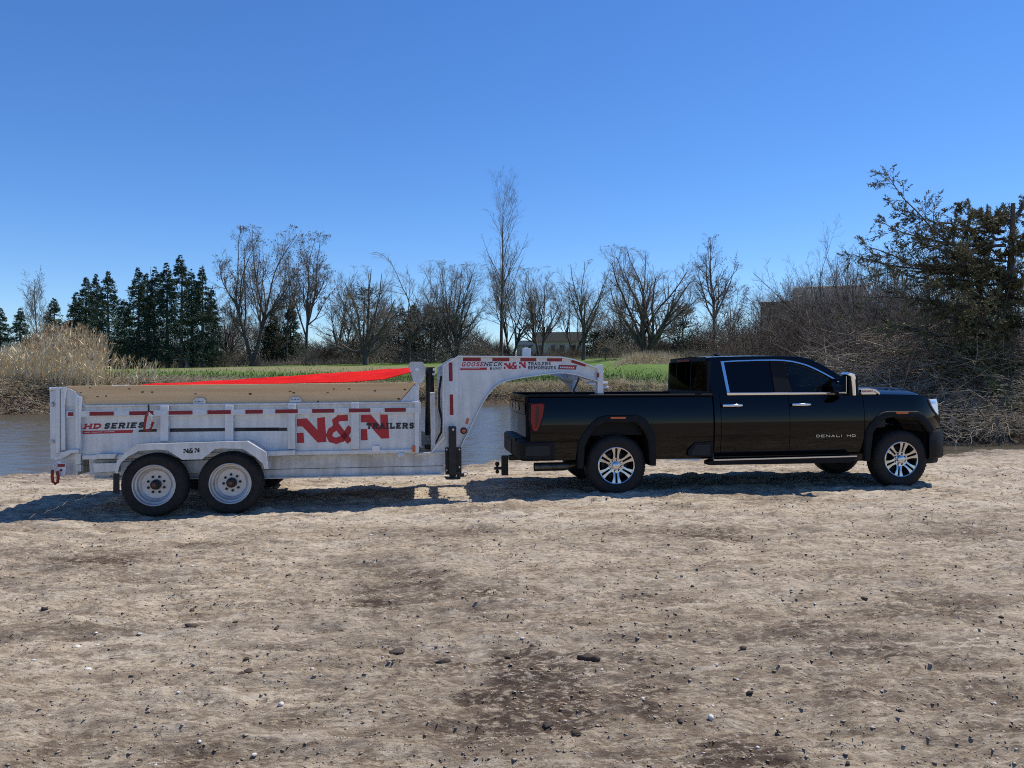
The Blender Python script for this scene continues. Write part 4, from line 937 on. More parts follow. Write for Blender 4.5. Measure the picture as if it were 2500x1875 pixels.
ch = lambda pts, dw=-.012, th=.02: MB().slab([cp(*p, dw) for p in pts], (0, th, 0))
tr_top = WT + [(x-1.0, y+3.0) for x, y in WT[::-1]]
trim = ch(tr_top); trim.both('window_trim', MT['chrome'], truck, WC)
MB().slab([cp(*p, -.016) for p in [(1759, 881), (1767, 884), (1782, 958.4), (1776.5, 965.5)]], (0, .025, 0)).both('window_trim', MT['chrome'], truck, WC, bevel=.004)
MB().slab([(tk(px, py, -.002)) for px, py in [(1774, 958.5), (2077, 957.0), (2077, 962.0), (1776, 965.2)]], (0, .04, 0)).both('belt_trim', MT['chrome'], truck, WC, bevel=.006)
ch([(1879, 880.5), (1913, 881.5), (1935, 958), (1892, 958.5)], .006, .03).both('door_pillar', MT['black_plastic'], truck, WC)
ch([(2056, 944), (2066, 945), (2077, 957.5), (2057, 957.5)], .006, .02).both('mirror_sail', MT['black_plastic'], truck, WC)
ch([(1767, 884), (1876, 881), (1891, 959), (1781.5, 959)], .022, .005).both('rear_door_window', MT['priv_glass'], truck, WC)
ch([(1915, 881.6), (1935, 884.2), (1953, 888.3), (1969, 893.2), (2009, 912.3), (2038, 928.3), (2056, 941), (2058, 959), (1936.5, 959)], .022, .005).both('front_door_window', MT['door_glass'], truck, WC)
# roof, rear wall and windscreen
ropts = [cp(*p) for p in RO]; rs = [p[0] for p in ropts]; rt = [p[2] for p in ropts]
s_ws = cp(1968, 874)[0]
rows = []
for s in np.linspace(ropts[0][0]-.01, s_ws, 16):
    t = float(np.interp(s, rs, rt)); w0 = gw(t); r = []
    for x in [0, .003, .007, .012, .018, .025, .035]+list(np.linspace(.05, .95, 19))+[.965, .975, .982, .988, .993, .997, 1]:
        q = abs(2*x-1); r.append((s, w0+(2-2*w0)*x, t-.008+.030*(1-q**3)-.045*max(0, (q-.93)/.07)**2.5))
    rows.append(r)
MB().grid(rows).build('roof', MT['paint'], truck, smooth=40)
sb = cp(1733, 960)[0]; st_ = cp(1727, 873)[0]; tb = cp(1733, 960)[2]; tt_ = cp(1727, 873)[2]
def back(w, v, d=0.0): return (sb+(st_-sb)*v - .075*(1-((w-1)/.95)**2)-d, w, tb+(tt_-tb)*v)
def backgrid(w0, w1, v0, v1, d, nw=14, nv=4):
    return MB().grid([[back(w, v, d) for w in np.linspace(w0, w1, nw)] for v in np.linspace(v0, v1, nv)])
for a in ((.05, 1.95, -.3, .06), (.2, 1.8, .9, 1.02), (.06, .16, .06, .9), (1.84, 1.94, .06, .9)): backgrid(*a, 0).build('cab_back_panel', MT['black_plastic'], truck, smooth=40)
backgrid(.16, 1.84, .06, .9, .002).build('rear_window', MT['rear_glass'], truck, smooth=40)
for w in (.68, 1.32): backgrid(w-.012, w+.012, .06, .9, .006, 2, 4).build('window_bar', MT['black_plastic'], truck)
backgrid(.72, 1.28, .905, .97, .02, 6, 2).build('brake_light', MT['red_lens'], truck)
sc, tc_ = ts(2100, 950, .1)
cow = 1.42
rows = []
for v in np.linspace(0, 1, 8):
    r = []
    for x in np.linspace(0, 1, 15):
        q = 2*x-1; t0 = float(np.interp(s_ws, rs, rt)); w0 = gw(t0)+.02; a = (s_ws+.03*(1-q*q), w0+(2-2*w0)*x, t0+.02*(1-q*q)); b = (sc+.02+.16*(1-q*q), .09+1.82*x, tc_-.02)
        r.append(tuple(a[i]+(b[i]-a[i])*v for i in range(3)))
    rows.append(r)
MB().grid(rows).build('windscreen', MT['shield_glass'], truck, smooth=60)
# hood
h0 = ts(2096, 960)[0]; h1 = ts(2283, 985, .3)[0]
def hood_pt(s, x):
    e = fender_top(s)+.004; q = abs(2*x-1); u = (s-h0)/(h1-h0); rise = .105*(1-max(0, (u-.62)/.38)**2*.62)*(1-q**3.4)
    w0 = bodyw(e)+nosew(s)+.03
    return (s+.10*(1-q*q)*max(0, u), w0+(2-2*w0)*x, e+rise+.012*math.exp(-((q-.55)/.1)**2))
MB().grid([[hood_pt(s, x) for x in np.linspace(0, 1, 41)] for s in np.linspace(h0-.04, h1, 26)]).build('hood', MT['paint'], truck, smooth=40)
# chrome hood vent with lettering
vent = [(2096, 948.5), (2122, 948), (2138, 950.5), (2147, 957.5), (2149, 963), (2146, 963), (2137, 956), (2130, 952), (2096, 951)]
va, vb = MB().prism(TK.poly(vent, -.012), -.014, .09).both('hood_vent', MT['chrome'], truck, WC, bevel=.003)
v2 = MB().prism(TK.poly([(2102, 958.5), (2133, 957.5), (2141, 959), (2138, 962.5), (2104, 962.8)], -.01), -.012, .06); v2.build('vent_strip', MT['chrome'], va); v2.build('vent_strip', MT['chrome'], vb, flip=WC)
MB().prism(TK.poly([(2103, 951.5), (2130, 952), (2136, 957), (2103, 958)], -.008), -.008, .05).build('vent_badge', MT['letter_chrome'], va)
text_mesh('DURAMAX', [(2105, 957), (2131, 956.4), (2131, 952.8), (2105, 953.2)], lambda x, y: tk(x, y, -.0115), .11, False).build('vent_lettering', MT['decal_red'], va)
# front: headlight, grille, bumper
hl = [(2269, 975), (2287, 974), (2290, 985), (2292, 1014), (2284, 1005), (2275, 990)]
def npt(px, py, d=0.0):
    w = .05
    for _ in range(4): s, t = TK.st(px, py, w); w = bodyw(t)+nosew(s)-d
    return (s, w, t)
MB().slab([npt(*p, .03) for p in hl], (.0, .06, 0)).both('headlight', MT['lamp_clear'], truck, WC, bevel=.006)
MB().slab([npt(*p, .034) for p in [(2272, 978), (2285, 977), (2286, 981), (2274, 982)]], (0, .02, 0)).both('headlight_bar', MT['chrome'], truck, WC)
gz0, gz1 = ts(2290, 1048, .3)[1], ts(2285, 980, .3)[1]
MB().grid([[(S_NOSE1-.03+.07*(1-(2*x-1)**2), .33+1.34*x, t) for x in np.linspace(0, 1, 12)] for t in (gz0, gz1)]).build('grille', MT['chrome'], truck)
for k in range(5):
    t = gz0+(gz1-gz0)*(k+.5)/5; MB().grid([[(S_NOSE1-.02+.07*(1-(2*x-1)**2), .38+1.24*x, t+d) for x in np.linspace(0, 1, 12)] for d in (-.018, .018)]).build('grille_bar', MT['black_plastic'], truck)
def plan_wall(pts, t0, t1, th, ext=0.0):    # vertical wall following a plan polyline (s, w)
    mb = MB(); n = len(pts); rows = []
    off = []
    for i, p in enumerate(pts):
        a = pts[max(i-1, 0)]; b = pts[min(i+1, n-1)]; dx, dy = b[0]-a[0], b[1]-a[1]; L = math.hypot(dx, dy); off.append((p[0]-dy/L*th, p[1]+dx/L*th))
    prof = [(t0, 1), (t0, .25), (t0+.03, 0), (t1-.03, 0), (t1, .25), (t1, 1), (t0, 1)]
    for t, f in prof: rows.append([(p[0]+(o[0]-p[0])*f, p[1]+(o[1]-p[1])*f, t) for p, o in zip(pts, off)])
    return mb.grid(rows)
b0 = ts(2268, 1090)[0]; b1 = ts(2302, 1090, .2)[0]; bz0 = ts(2285, 1127, .1)[1]; bz1 = ts(2285, 1050, .1)[1]
pl = [(b0, -.03), (b0+.12, -.02), (b1-.08, .08), (b1-.01, .2), (b1+.03, .5), (b1+.04, 1.0)]; pl += [(s, 2-w) for s, w in pl[-2::-1]]
plan_wall(pl, bz0+.06, bz1, .10).build('front_bumper', MT['black_plastic'], truck, smooth=40)
MB().grid([[(s-.005, w+.004 if w < 1 else w-.004, t) for s, w in pl] for t in (bz1+.001, bz1+.012)]).build('bumper_lip', MT['paint'], truck)
plan_wall([(s-.05, w*.94+.06) for s, w in pl], bz0-.02, bz0+.07, .06).build('air_dam', MT['black_plastic'], truck, smooth=40)
# mirror
ma, mb_ = MB().box(ts(2075, 940, -.25)[0]-.05, ts(2075, 940, -.25)[0]+.09, -.33, -.10, ts(2080, 966, -.25)[1], ts(2080, 914, -.25)[1]).both('side_mirror', MT['black_plastic'], truck, WC, bevel=.025)
x0 = ts(2086, 940, -.25)[0]
cap = MB().prism(TK.poly([(2066, 914), (2075, 909), (2086, 912), (2090, 922), (2088, 930), (2090, 966), (2082, 966), (2078, 920)], -.34), -.345, -.15)
c1 = cap.build('mirror_cap', MT['chrome'], ma, bevel=.01); c2 = cap.build('mirror_cap', MT['chrome'], mb_, flip=WC, bevel=.01)
MB().box(x0-.16, x0-.10, -.12, .06, ts(2080, 962, -.1)[1], ts(2080, 955, -.1)[1]).both('mirror_arm', MT['black_plastic'], truck, WC)
MB().box(x0-.16, x0-.10, -.12, .10, ts(2080, 930, -.1)[1], ts(2080, 924, -.1)[1]).both('mirror_arm', MT['black_plastic'], truck, WC)
gl = MB().box(x0-.164, x0-.158, -.31, -.12, ts(2080, 960, -.25)[1], ts(2080, 918, -.25)[1]); gl.build('mirror_glass', MT['chrome'], ma); gl.build('mirror_glass', MT['chrome'], mb_, flip=WC)
# door handles
for (x0_, x1_, y0_, y1_), d in (((1768, 1812, 985.5, 994.5), rd), ((1938, 1979, 983.5, 992.0), fd)):
    a = ts(x0_, y1_, -.05); b = ts(x1_, y0_, -.05); n = 12
    h = MB().tube([(a[0]+(b[0]-a[0])*k/n, -.022-.035*math.sin(math.pi*min(1, max(0, k/n)))**.5, (a[1]+b[1])/2) for k in range(n+1)], (b[1]-a[1])*.5, 10)
    h.build('door_handle', MT['chrome'], d[0], smooth=60); h.build('door_handle', MT['chrome'], d[1], flip=WC, smooth=60)
text_mesh('DENALI HD', [(1993, 1067.5), (2089, 1066.5), (2089, 1060.5), (1993, 1061.5)], lambda x, y: tk(x, y, -.026), .085, False, .3).build('door_lettering', MT['letter_chrome'], fd[0])
# running board and rocker
MB().box(s_cab0, s_d2, .0, .25, ts(1900, 1130)[1], ts(1900, 1112)[1]).both('rocker_panel', MT['paint'], truck, WC)
MB().prism(TK.poly([(1731, 1136), (2080, 1130), (2092, 1118), (2092, 1114.5), (1740, 1124), (1731, 1127)], -.10), -.10, .10).both('running_board', MT['black_plastic'], truck, WC, bevel=.008)
MB().prism(TK.poly([(1743, 1121.5), (2092, 1112.2), (2092, 1115.2), (1743, 1125)], -.115), -.118, -.09).both('running_board_strip', MT['letter_chrome'], truck, WC)
# bed: liner, rails, tailgate, step pocket
rail = ts(1500, 965)[1]
MB().band([(s_tail, ts(1295, 966)[1]+.012), (s_bedend, ts(1742, 963.5)[1]+.012)], -.005, .105, .03).both('bed_rail', MT['black_plastic'], truck, WC, bevel=.012)
fl = .86
MB().add([(s_tail, .1, rail-.02), (s_bedend, .1, rail-.02), (s_bedend, 1.9, rail-.02), (s_tail, 1.9, rail-.02), (s_tail, .12, fl), (s_bedend, .12, fl), (s_bedend, 1.88, fl), (s_tail, 1.88, fl)],
    [(0, 1, 5, 4), (1, 2, 6, 5), (2, 3, 7, 6), (4, 5, 6, 7)]).build('bed_liner', MT['black_plastic'], truck)
sk = [(1680, 1114), (1680, 1100), (1696, 1081), (1742, 1077), (1742, 1117)]
MB().prism(TK.poly(sk, -.022), -.024, .02).both('bed_step', MT['arch_plastic'], truck, WC, bevel=.01)
MB().prism(TK.poly([(1688, 1111), (1689, 1102), (1700, 1087), (1734, 1084), (1733, 1112)], -.026), -.0265, -.0245).both('bed_step_pocket', MT['mud_flap'], truck, WC)
g0 = ts(1295, 1088)[1]; g1 = ts(1295, 966)[1]
s_g = ts(1296, 1020, 0.0)[0]
tail_pl = [(s_g, -.005), (s_g-.035, .05), (s_g-.05, .12)]
# tailgate: upper inset, lower panel, letters
def tg(w, t, d=0.0): 
    v = (t-g0)/(g1-g0); return (s_g-.055-.03*(1-((w-1)/.9)**2)+(.03*(1-v) if v < .35 else 0)*0-d, w, t)
def tgrid(w0, w1, t0, t1, d, nm, mt, lab=None):
    a = MB().grid([[tg(w, t, d) for w in np.linspace(w0, w1, 16)] for t in (t0, t0+.001, (t0+t1)/2, t1-.001, t1)])
    return a.build(nm, mt, truck, smooth=40, label=lab)
H_ = g1-g0
tgt = tgrid(.13, 1.87, g0, g0+H_*.60, .0, 'tailgate', MT['paint'])
tgrid(.13, 1.87, g0+H_*.615, g1-.10, .012, 'tailgate_step', MT['paint'])
tgrid(.13, 1.87, g1-.09, g1, .0, 'tailgate_top', MT['paint'])
MB().box(s_g-.05, s_g+.02, .12, 1.88, g0, g1-.01).build('tailgate_core', MT['black_plastic'], truck)
lw = {'G': (.55, .82), 'M': (.86, 1.14), 'C': (1.18, 1.45)}
for c, (a, b) in lw.items():
    z0 = g0+H_*.66; z1 = g0+H_*.83
    text_mesh(c, [(b, 0), (a, 0), (a, 1), (b, 1)], lambda x, y, z0=z0, z1=z1: tg(x, z0+(z1-z0)*y, .02), .1, False, lift=(-.0004, 0, 0)).build('tailgate_letter', MT['letter_chrome'], truck)
MB().box(s_g-.085, s_g-.08, .35, .6, g0+.03, g0+.05).build('tailgate_badge', MT['letter_chrome'], truck)
tl = [(1297, 986), (1326, 984.5), (1329, 990), (1326, 1013), (1318, 1040), (1312, 1053), (1303, 1053.5), (1299, 1046), (1295, 1025)]
MB().prism(TK.poly(tl, -.028), -.030, .13).both('tail_light', MT['red_lens'], truck, WC, bevel=.012)
MB().prism(TK.poly([(1309, 993), (1318, 993), (1314, 1040), (1306, 1046)], -.031), -.0325, -.029).both('tail_light_core', mat('dark_red_lens', (.05, .002, .003), .3), truck, WC)
MB().prism(TK.poly([(1293.5, 984), (1328.5, 982.8), (1332, 990), (1328, 1014), (1320, 1042), (1313, 1055.5), (1301, 1056), (1297, 1048), (1292.5, 1025)], -.022), -.024, .12).both('tail_light_bezel', MT['black_plastic'], truck, WC)
# rear bumper with step and corner, hitch, exhaust
rz0, rz1 = ts(1300, 1126)[1], ts(1300, 1077)[1]
p0 = ts(1355, 1100)[0]; p1 = ts(1280, 1100, .0)[0]
rp = [(p0, -.015), (p0-.05, -.03), (p1+.06, -.035), (p1-.02, -.01), (p1-.06, .06), (p1-.085, .35)]; rp2 = rp + [(s, 2-w) for s, w in rp[::-1]]
plan_wall(rp2, rz0, rz1, -.12).build('rear_bumper', MT['arch_plastic'], truck, smooth=35)
MB().box(p1-.09, s_g+.05, .36, 1.64, rz1-.03, rz1+.012).build('bumper_step_pad', MT['black_plastic'], truck, bevel=.008)
MB().box(p1-.095, p1-.05, .75, 1.25, rz0+.04, rz1-.04).build('licence_plate_recess', MT['mud_flap'], truck)
MB().prism(TK.poly([(1284, 1090), (1338, 1088), (1344, 1096), (1342, 1112), (1282, 1114)], -.036), -.0375, -.03).both('bumper_step_pocket', MT['mud_flap'], truck, WC)
hx = lambda px, py: TK.st(px, py, 1.0)
a = hx(1223, 1120); b = hx(1245, 1113)
MB().box(b[0]-.02, b[0]+.35, .93, 1.07, a[1]-.02, a[1]+.055).build('hitch_receiver', MT['black_steel'], truck, bevel=.006)
x = hx(1232, 1112); y2 = hx(1232, 1160)
hb_ = MB().box(x[0]-.05, x[0]+.05, .96, 1.04, y2[1], x[1]).build('ball_mount', MT['black_steel'], truck, bevel=.006)
k = hx(1214, 1143); MB().box(k[0]-.045, x[0]-.04, .97, 1.03, k[1]-.02, k[1]+.02).build('mount_tongue', MT['black_steel'], hb_)
for sgn in (1, -1): MB().lathe([(.0, 0), (.02, 0)], (0, 0), 4); 
bl = MB()
for dz, r in ((.065, .036), (-.055, .03)):
    prof = [(math.sin(q)*r, -math.cos(q)*r) for q in np.linspace(.05, math.pi-.05, 8)]
    V = []; n = 12
    for j in range(n):
        an = 2*math.pi*j/n; V += [(k[0]+rr*math.cos(an), 1+rr*math.sin(an), k[1]+dz+zz) for rr, zz in prof]
    bl.add(V, [(j*8+i, j*8+i+1, ((j+1) % n)*8+i+1, ((j+1) % n)*8+i) for j in range(n) for i in range(7)])
bl.tube([(k[0], 1, k[1]-.03), (k[0], 1, k[1]+.04)], .018, 8); bl.build('hitch_ball', MT['black_steel'], hb_, smooth=60)
e0 = ts(1304, 1140, .12); e1 = ts(1376, 1139, .12)
MB().lathe([(.0, 0), (.01, 0)], (0, 0), 3)
pr = .062
ex = MB().tube([(e0[0], .12, e0[1]), (e0[0]+.08, .12, e0[1]+.001), (e1[0], .14, e1[1]), (e1[0]+.5, .4, e1[1]+.06)], [pr, pr, pr, .05], 20, cap=False).tube([(e0[0], .12, e0[1]), (e0[0]+.3, .12, e0[1])], pr*.88, 20, cap=False)
ex.build('exhaust_pipe', noisy('dull_exhaust_steel', (.06, .055, .05), (.12, .11, .10), 12, .35, .8), truck, smooth=60)
# chassis below
c0 = ts(1440, 1100)[0]; c1_ = ts(2250, 1080)[0]
MB().box(p1+.1, c1_, .52, .62, .55, .74).box(p1+.1, c1_, 1.38, 1.48, .55, .74).box(ts(1610, 1100)[0], ts(2100, 1100)[0], .2, 1.8, .56, .62).build('chassis', MT['black_steel'], truck)
FWX = ts(2203, 1123, 0)[0]
for x in (0, FWX): MB().tube([(x, .15, .44), (x, 1.85, .44)], .06, 10).box(x-.16, x+.16, .85, 1.15, .33, .58).build('axle', MT['black_steel'], truck)
# cabin
for w in (.52, 1.48):
    sx = ts(1985, 1000, .5)[0]
    MB().prism([(sx-.25, 1.0), (sx-.12, 1.0), (sx-.22, 1.55), (sx-.34, 1.55)], w-.25, w+.25).prism([(sx-.33, 1.56), (sx-.24, 1.56), (sx-.27, 1.74), (sx-.34, 1.74)], w-.13, w+.13).prism([(sx-.2, .95), (sx+.35, .95), (sx+.35, 1.08), (sx-.2, 1.08)], w-.25, w+.25).build('front_seat', MT['interior'], truck, bevel=.03)
sx = ts(1820, 1000, .5)[0]
MB().prism([(sx-.35, .9), (sx-.2, .9), (sx-.32, 1.6), (sx-.42, 1.6)], .25, 1.75).build('rear_bench', MT['interior'], truck, bevel=.03)
sx = ts(2058, 1000, .5)[0]
MB().prism([(sx-.1, .9), (sx+.5, .9), (sx+.5, 1.36), (sx+.12, 1.40), (sx-.08, 1.30)], .16, 1.84).build('dashboard', MT['interior'], truck, bevel=.03)
swp = [(sx-.25+.06*math.cos(q), 1.48+.18*math.sin(q), 1.35+.17*math.cos(q)) for q in np.linspace(0, 2*math.pi, 25)]
MB().tube(swp, .016, 6, cap=False).tube([(sx-.25, 1.48, 1.35), (sx, 1.48, 1.25)], .03, 6).build('steering_wheel', MT['interior'], truck)
MB().box(s_cab0+.05, ts(2085, 1000)[0], .16, 1.84, .6, .9).build('cabin_floor', MT['interior'], truck)
MB().tube([(ropts[0][0]+.5, 1.0, ropts[1][2]+.02), (ropts[0][0]+.42, 1.0, ropts[1][2]+.06)], [.03, .012], 8).build('roof_antenna', MT['paint'], truck)

# wheels
def truck_wheel(cx, ct, r, steer=0.0):
    e = empty('wheel', (cx, 0, ct)); e.parent = truck
    W = .285; y0 = .0
    tp = [(.262, .03), (.30, .012), (.36, .004), (.395, .014), (.418, .034), (r-.004, .05), (r, .07), (r, .135), (r-.008, .137), (r-.008, .15), (r, .152), (r, W-.07), (r-.004, W-.05), (.415, W-.03), (.36, W), (.262, W-.03)]
    ty = MB().lathe(tp, (0, 0), 72)
    for k in range(56):                       # shoulder lugs
        a = 2*math.pi*k/56; a2 = a+2*math.pi/56*.58
        P = lambda an, rr, y: (rr*math.cos(an), y, rr*math.sin(an))
        ty.add([P(a, .409, .022), P(a2, .409, .022), P(a2, r+.002, .05), P(a, r+.002, .05), P(a, r+.004, .12), P(a2, r+.004, .12), P(a2, r-.012, .12), P(a, r-.012, .12), P(a, .40, .05), P(a2, .40, .05)],
               [(0, 1, 2, 3), (3, 2, 5, 4), (4, 5, 6, 7), (0, 3, 4, 7, 8), (1, 9, 6, 5, 2), (0, 8, 9, 1)])
    ty.build('tyre', MT['rubber'], e, smooth=28)
    rm = MB().lathe([(.235, .11), (.243, .035), (.250, .018), (.262, .012), (.271, .02), (.268, .05), (.25, .16)], (0, 0), 64)
    for k in range(6):
        ca = math.pi/2+k*math.pi/3
        for sg in (-1, 1):                    # each spoke is a pair of bars with a slot between
            pts = []
            for rr, hw0, hw1, y in ((.098, .009, .048, .045), (.16, .012, .048, .030), (.215, .014, .064, .022), (.252, .014, .080, .018)):
                pts.append((rr, hw0, hw1, y))
            V = []; Fq = []
            for rr, a_, b_, y in pts:
                for q, dy in ((a_, 0.006), (a_+.004, 0), (b_-.006, 0), (b_, .012)):
                    x = rr; z = sg*q; V.append((x*math.cos(ca)-z*math.sin(ca), y+dy, x*math.sin(ca)+z*math.cos(ca)))
                for q in (b_, a_):
                    x = rr; z = sg*q; V.append((x*math.cos(ca)-z*math.sin(ca), y+.045, x*math.sin(ca)+z*math.cos(ca)))
            for i in range(3):
                for j in range(6): Fq.append((i*6+j, i*6+(j+1) % 6, (i+1)*6+(j+1) % 6, (i+1)*6+j))
            rm.add(V, Fq)
    rm.lathe([(.0, .05), (.07, .048), (.108, .044), (.112, .09)], (0, 0), 32)
    ro = rm.build('rim', MT['wheel_chrome'], e, smooth=35)
    MB().lathe([(.0, .008), (.045, .010), (.056, .018), (.06, .05)], (0, 0), 28).build('centre_cap', MT['letter_chrome'], ro, smooth=40)
    for k in range(8):
        a = 2*math.pi*(k+.5)/8+.2; c = (.083*math.cos(a), .083*math.sin(a))
        MB().lathe([(.0, .02), (.011, .022), (.013, .05)], c, 8).build('lug_nut', MT['chrome'], ro, smooth=40)
        MB().lathe([(.013, .0437), (.019, .0435)], c, 10).build('lug_recess', MT['dark_metal'], ro)
    MB().lathe([(.0, .15), (.19, .15), (.19, .17)], (0, 0), 32).build('brake_disc', MT['dark_metal'], e)
    MB().lathe([(.25, .16), (.25, .25), (0, .25)], (0, 0), 32).build('rim_barrel', MT['dark_metal'], e)
    return e
rc = ts(1506, 1138, 0)
w1 = truck_wheel(0, .433, .433)
w2 = dup(w1, truck); w2.location = (FWX, 0, .433); w2.rotation_euler = (0, R(11), 0)
for src, x in ((w1, 0), (w2, FWX)):
    c = dup(src, truck); c.location = (x, 2*WC, .433); c.rotation_euler = (0, R(20), math.pi)
# ------------------------------------------------------------------ dump trailer
TR = Frame((-4.11, 9.87, -.062), R(8.0)); TC = 1.27
trailer = empty('dump_trailer', TR.O, TR.phi)
tag(trailer, 'galvanised silver tandem-axle gooseneck dump trailer with red lettering and wooden side boards', 'trailer')
WB = .22                                     # the near wall of the box
q = lambda px, py, w=WB: TR.st(px, py, w)
def q3(w): return lambda px, py: (lambda a: (a[0], w, a[1]))(TR.st(px, py, w))
z1 = lambda x, y: (80+x*.27125, 850+y*.27125)       # enlargements of the photograph the outlines were read from
z2 = lambda x, y: (600+x*.27125, 850+y*.27125)
z3 = lambda x, y: (1000+x*.27125, 820+y*.27125)
zA = lambda x, y: (100+x*.16878, 920+y*.16878)
zC = lambda x, y: (980+x*.19277, 860+y*.19277)
def plate(pts, w0, w1, zf=None): return MB().prism(TR.poly([zf(*p) if zf else p for p in pts], w0), w0, w1)
G, G2 = MT['galv'], MT['galv2']
# box walls
wall = plate([(150, 991), (1021, 982), (1021, 1106), (150, 1123)], WB, WB+.004)
wa, wb_ = wall.both('box_wall', G, trailer, TC)
xl, xr = q(163, 1050)[0], q(1020, 1050)[0]; zt, zbm = q(500, 990)[1], q(500, 1113)[1]
MB().box(xl, xr, WB+.01, 2*TC-WB-.01, zbm+.06, zbm+.07).build('box_floor', G2, trailer)
MB().box(xr-.03, xr-.02, WB+.005, 2*TC-WB-.005, zbm, zt+.18).build('front_wall', G, trailer)
for k in range(5):
    w = .45+k*.41; MB().box(xr-.019, xr+.05, w-.04, w+.04, zbm+.05, zt).build('front_rib', G2, trailer)
plate([(207, 988.5), (1021, 979.5), (1021, 985), (207, 994)], WB-.05, WB+.05).both('top_rail', G, trailer, TC, bevel=.008)
plate([(200, 1111), (1021, 1096), (1021, 1105.5), (200, 1122)], WB-.035, WB+.02).both('bottom_rail', G, trailer, TC, bevel=.006)
for x0, x1, y0, y1 in ((389.5, 411, 991, 1078), (549, 569.5, 990, 1080), (702, 721, 986, 1098), (856.5, 876.5, 983, 1097)):
    plate([(x0, y0), (x1, y0), (x1, y1), (x0, y1)], WB-.085, WB-.001).both('stake_post', G, trailer, TC, bevel=.01)
plate([(1012, 981), (1023, 981), (1023, 1105), (1012, 1105)], WB-.06, WB+.06).both('corner_post', G, trailer, TC, bevel=.008)
plate([(1009, 942), (1023, 941), (1023, 981), (1006, 981), (980, 981)][::-1] + [], WB-.012, WB-.004).both('board_gusset', G, trailer, TC)
plate([(977, 979.5), (1010, 942.5), (1010, 980)], WB-.013, WB-.005).both('board_gusset', G, trailer, TC)
# reflective tape rail
plate([(197, 1004), (1021, 995.5), (1021, 1007.5), (197, 1017.5)], WB-.100, WB-.0855).both('tape_rail', G, trailer, TC)
for i, (a, b) in enumerate(((82, 0), (0, 0))): pass
reds = [(z1(510, 0)[0], z1(728, 0)[0]), (z1(868, 0)[0], z1(1085, 0)[0]), (z1(1222, 0)[0], z1(1437, 0)[0]), (z1(1572, 0)[0], z1(1782, 0)[0]), (z1(1913, 0)[0], z1(2070, 0)[0]), (672, 641.5) , (672, 727), (762, 816), (851.7, 904), (939, 990.6)]
reds.pop(5)
ty_ = lambda x: 1010.5+(x-218)*(-.0128)
for a, b in reds:
    plate([(a, ty_(a)-5.0), (b, ty_(b)-5.0), (b, ty_(b)+4.6), (a, ty_(a)+4.6)], WB-.104, WB-.1005).build('red_reflector', MT['tape_red'], trailer)
gaps = list(zip([r[1] for r in reds[:-1]], [r[0] for r in reds[1:]]))
for a, b in gaps:
    if b-a > 12: plate([(a+3, ty_((a+b)/2)-4.2), (b-3, ty_((a+b)/2)-4.6), (b-3, ty_((a+b)/2)+3.6), (a+3, ty_((a+b)/2)+4.0)], WB-.103, WB-.1005).build('silver_reflector', MT['tape_white'], trailer)
r = plate([(162, 1004), (183, 1004), (183, 1019), (162, 1019)], WB-.045, WB-.04); r.build('silver_reflector', MT['tape_white'], trailer)
plate([(165.5, 1006.5), (179, 1006.5), (179, 1015.5), (165.5, 1015.5)], WB-.049, WB-.0455).build('red_reflector', MT['tape_red'], trailer)
# stripe and lettering on the wall
lay = lambda w: (lambda x, y: (lambda a: (a[0], w, a[1]))(TR.st(x, y, w)))
DW = WB-.003
for a, b in (((1232, 722), (1728, 718)), ((1812, 716), (2212, 714))):
    p0_, p1_ = z1(*a), z1(*b); plate([p0_, p1_, (p1_[0], p1_[1]+8), (p0_[0], p0_[1]+8.8)], DW, WB-.001).build('black_stripe', MT['decal_black'], trailer)
plate([z2(-2, 716), z2(372, 716), z2(372, 745), z2(-2, 746)], DW, WB-.001).build('black_stripe', MT['decal_black'], trailer)
plate([z1(960, 733), z1(1115, 728), z1(1115, 752), z1(948, 756)], DW, WB-.001).build('black_stripe', MT['decal_black'], trailer)
plate([z1(452, 744), z1(905, 736), z1(896, 762), z1(440, 774)], DW, WB-.001).build('red_stripe', MT['decal_red'], trailer)
for k in range(3):
    x = 908+k*15; plate([z1(x+5, 735-k*.3), z1(x+12, 735-k*.3), z1(x+2, 760-k*.4), z1(x-5, 760-k*.4)], DW, WB-.001).build('slash_mark', MT['decal_white'], trailer)
for a, b in ((462, 515), (530, 630), (645, 735)):
    plate([z1(a, 756-(a-462)*.02), z1(b, 755-(b-462)*.02), z1(b, 759-(b-462)*.02), z1(a, 760-(a-462)*.02)], DW-.002, DW-.0005).build('stripe_print', MT['decal_white'], trailer)
text_mesh('HD', [zA(618, 758), zA(858, 752), zA(880, 672), zA(640, 680)], lay(DW-.0005), .15).build('red_lettering', MT['decal_red'], trailer)
text_mesh('SERIES', [zA(905, 755), zA(1478, 738), zA(1500, 655), zA(930, 668)], lay(DW-.0005), .135).build('black_lettering', MT['decal_black'], trailer)
text_mesh('TRAILERS', [z2(1086, 728), z2(1514, 724), z2(1516, 671), z2(1086, 676)], lay(DW-.004), .135).build('black_lettering', MT['decal_black'], trailer)
LOGO = [[(460, 637), (548, 631), (645, 738), (643, 627), (712, 620), (727, 845), (648, 850), (510, 705), (460, 705)], [(460, 762), (520, 760), (527, 853), (460, 855)],
        [(1035, 600), (1125, 597), (1213, 700), (1210, 597), (1278, 597), (1292, 812), (1220, 815), (1090, 668), (1035, 668)], [(1035, 728), (1092, 728), (1098, 828), (1035, 830)]]
AMP = [[(902, 628), (838, 631), (806, 655), (812, 690), (846, 735), (925, 832)], [(822, 706), (768, 742), (748, 782), (768, 822), (815, 834), (868, 815), (905, 770), (935, 722)]]
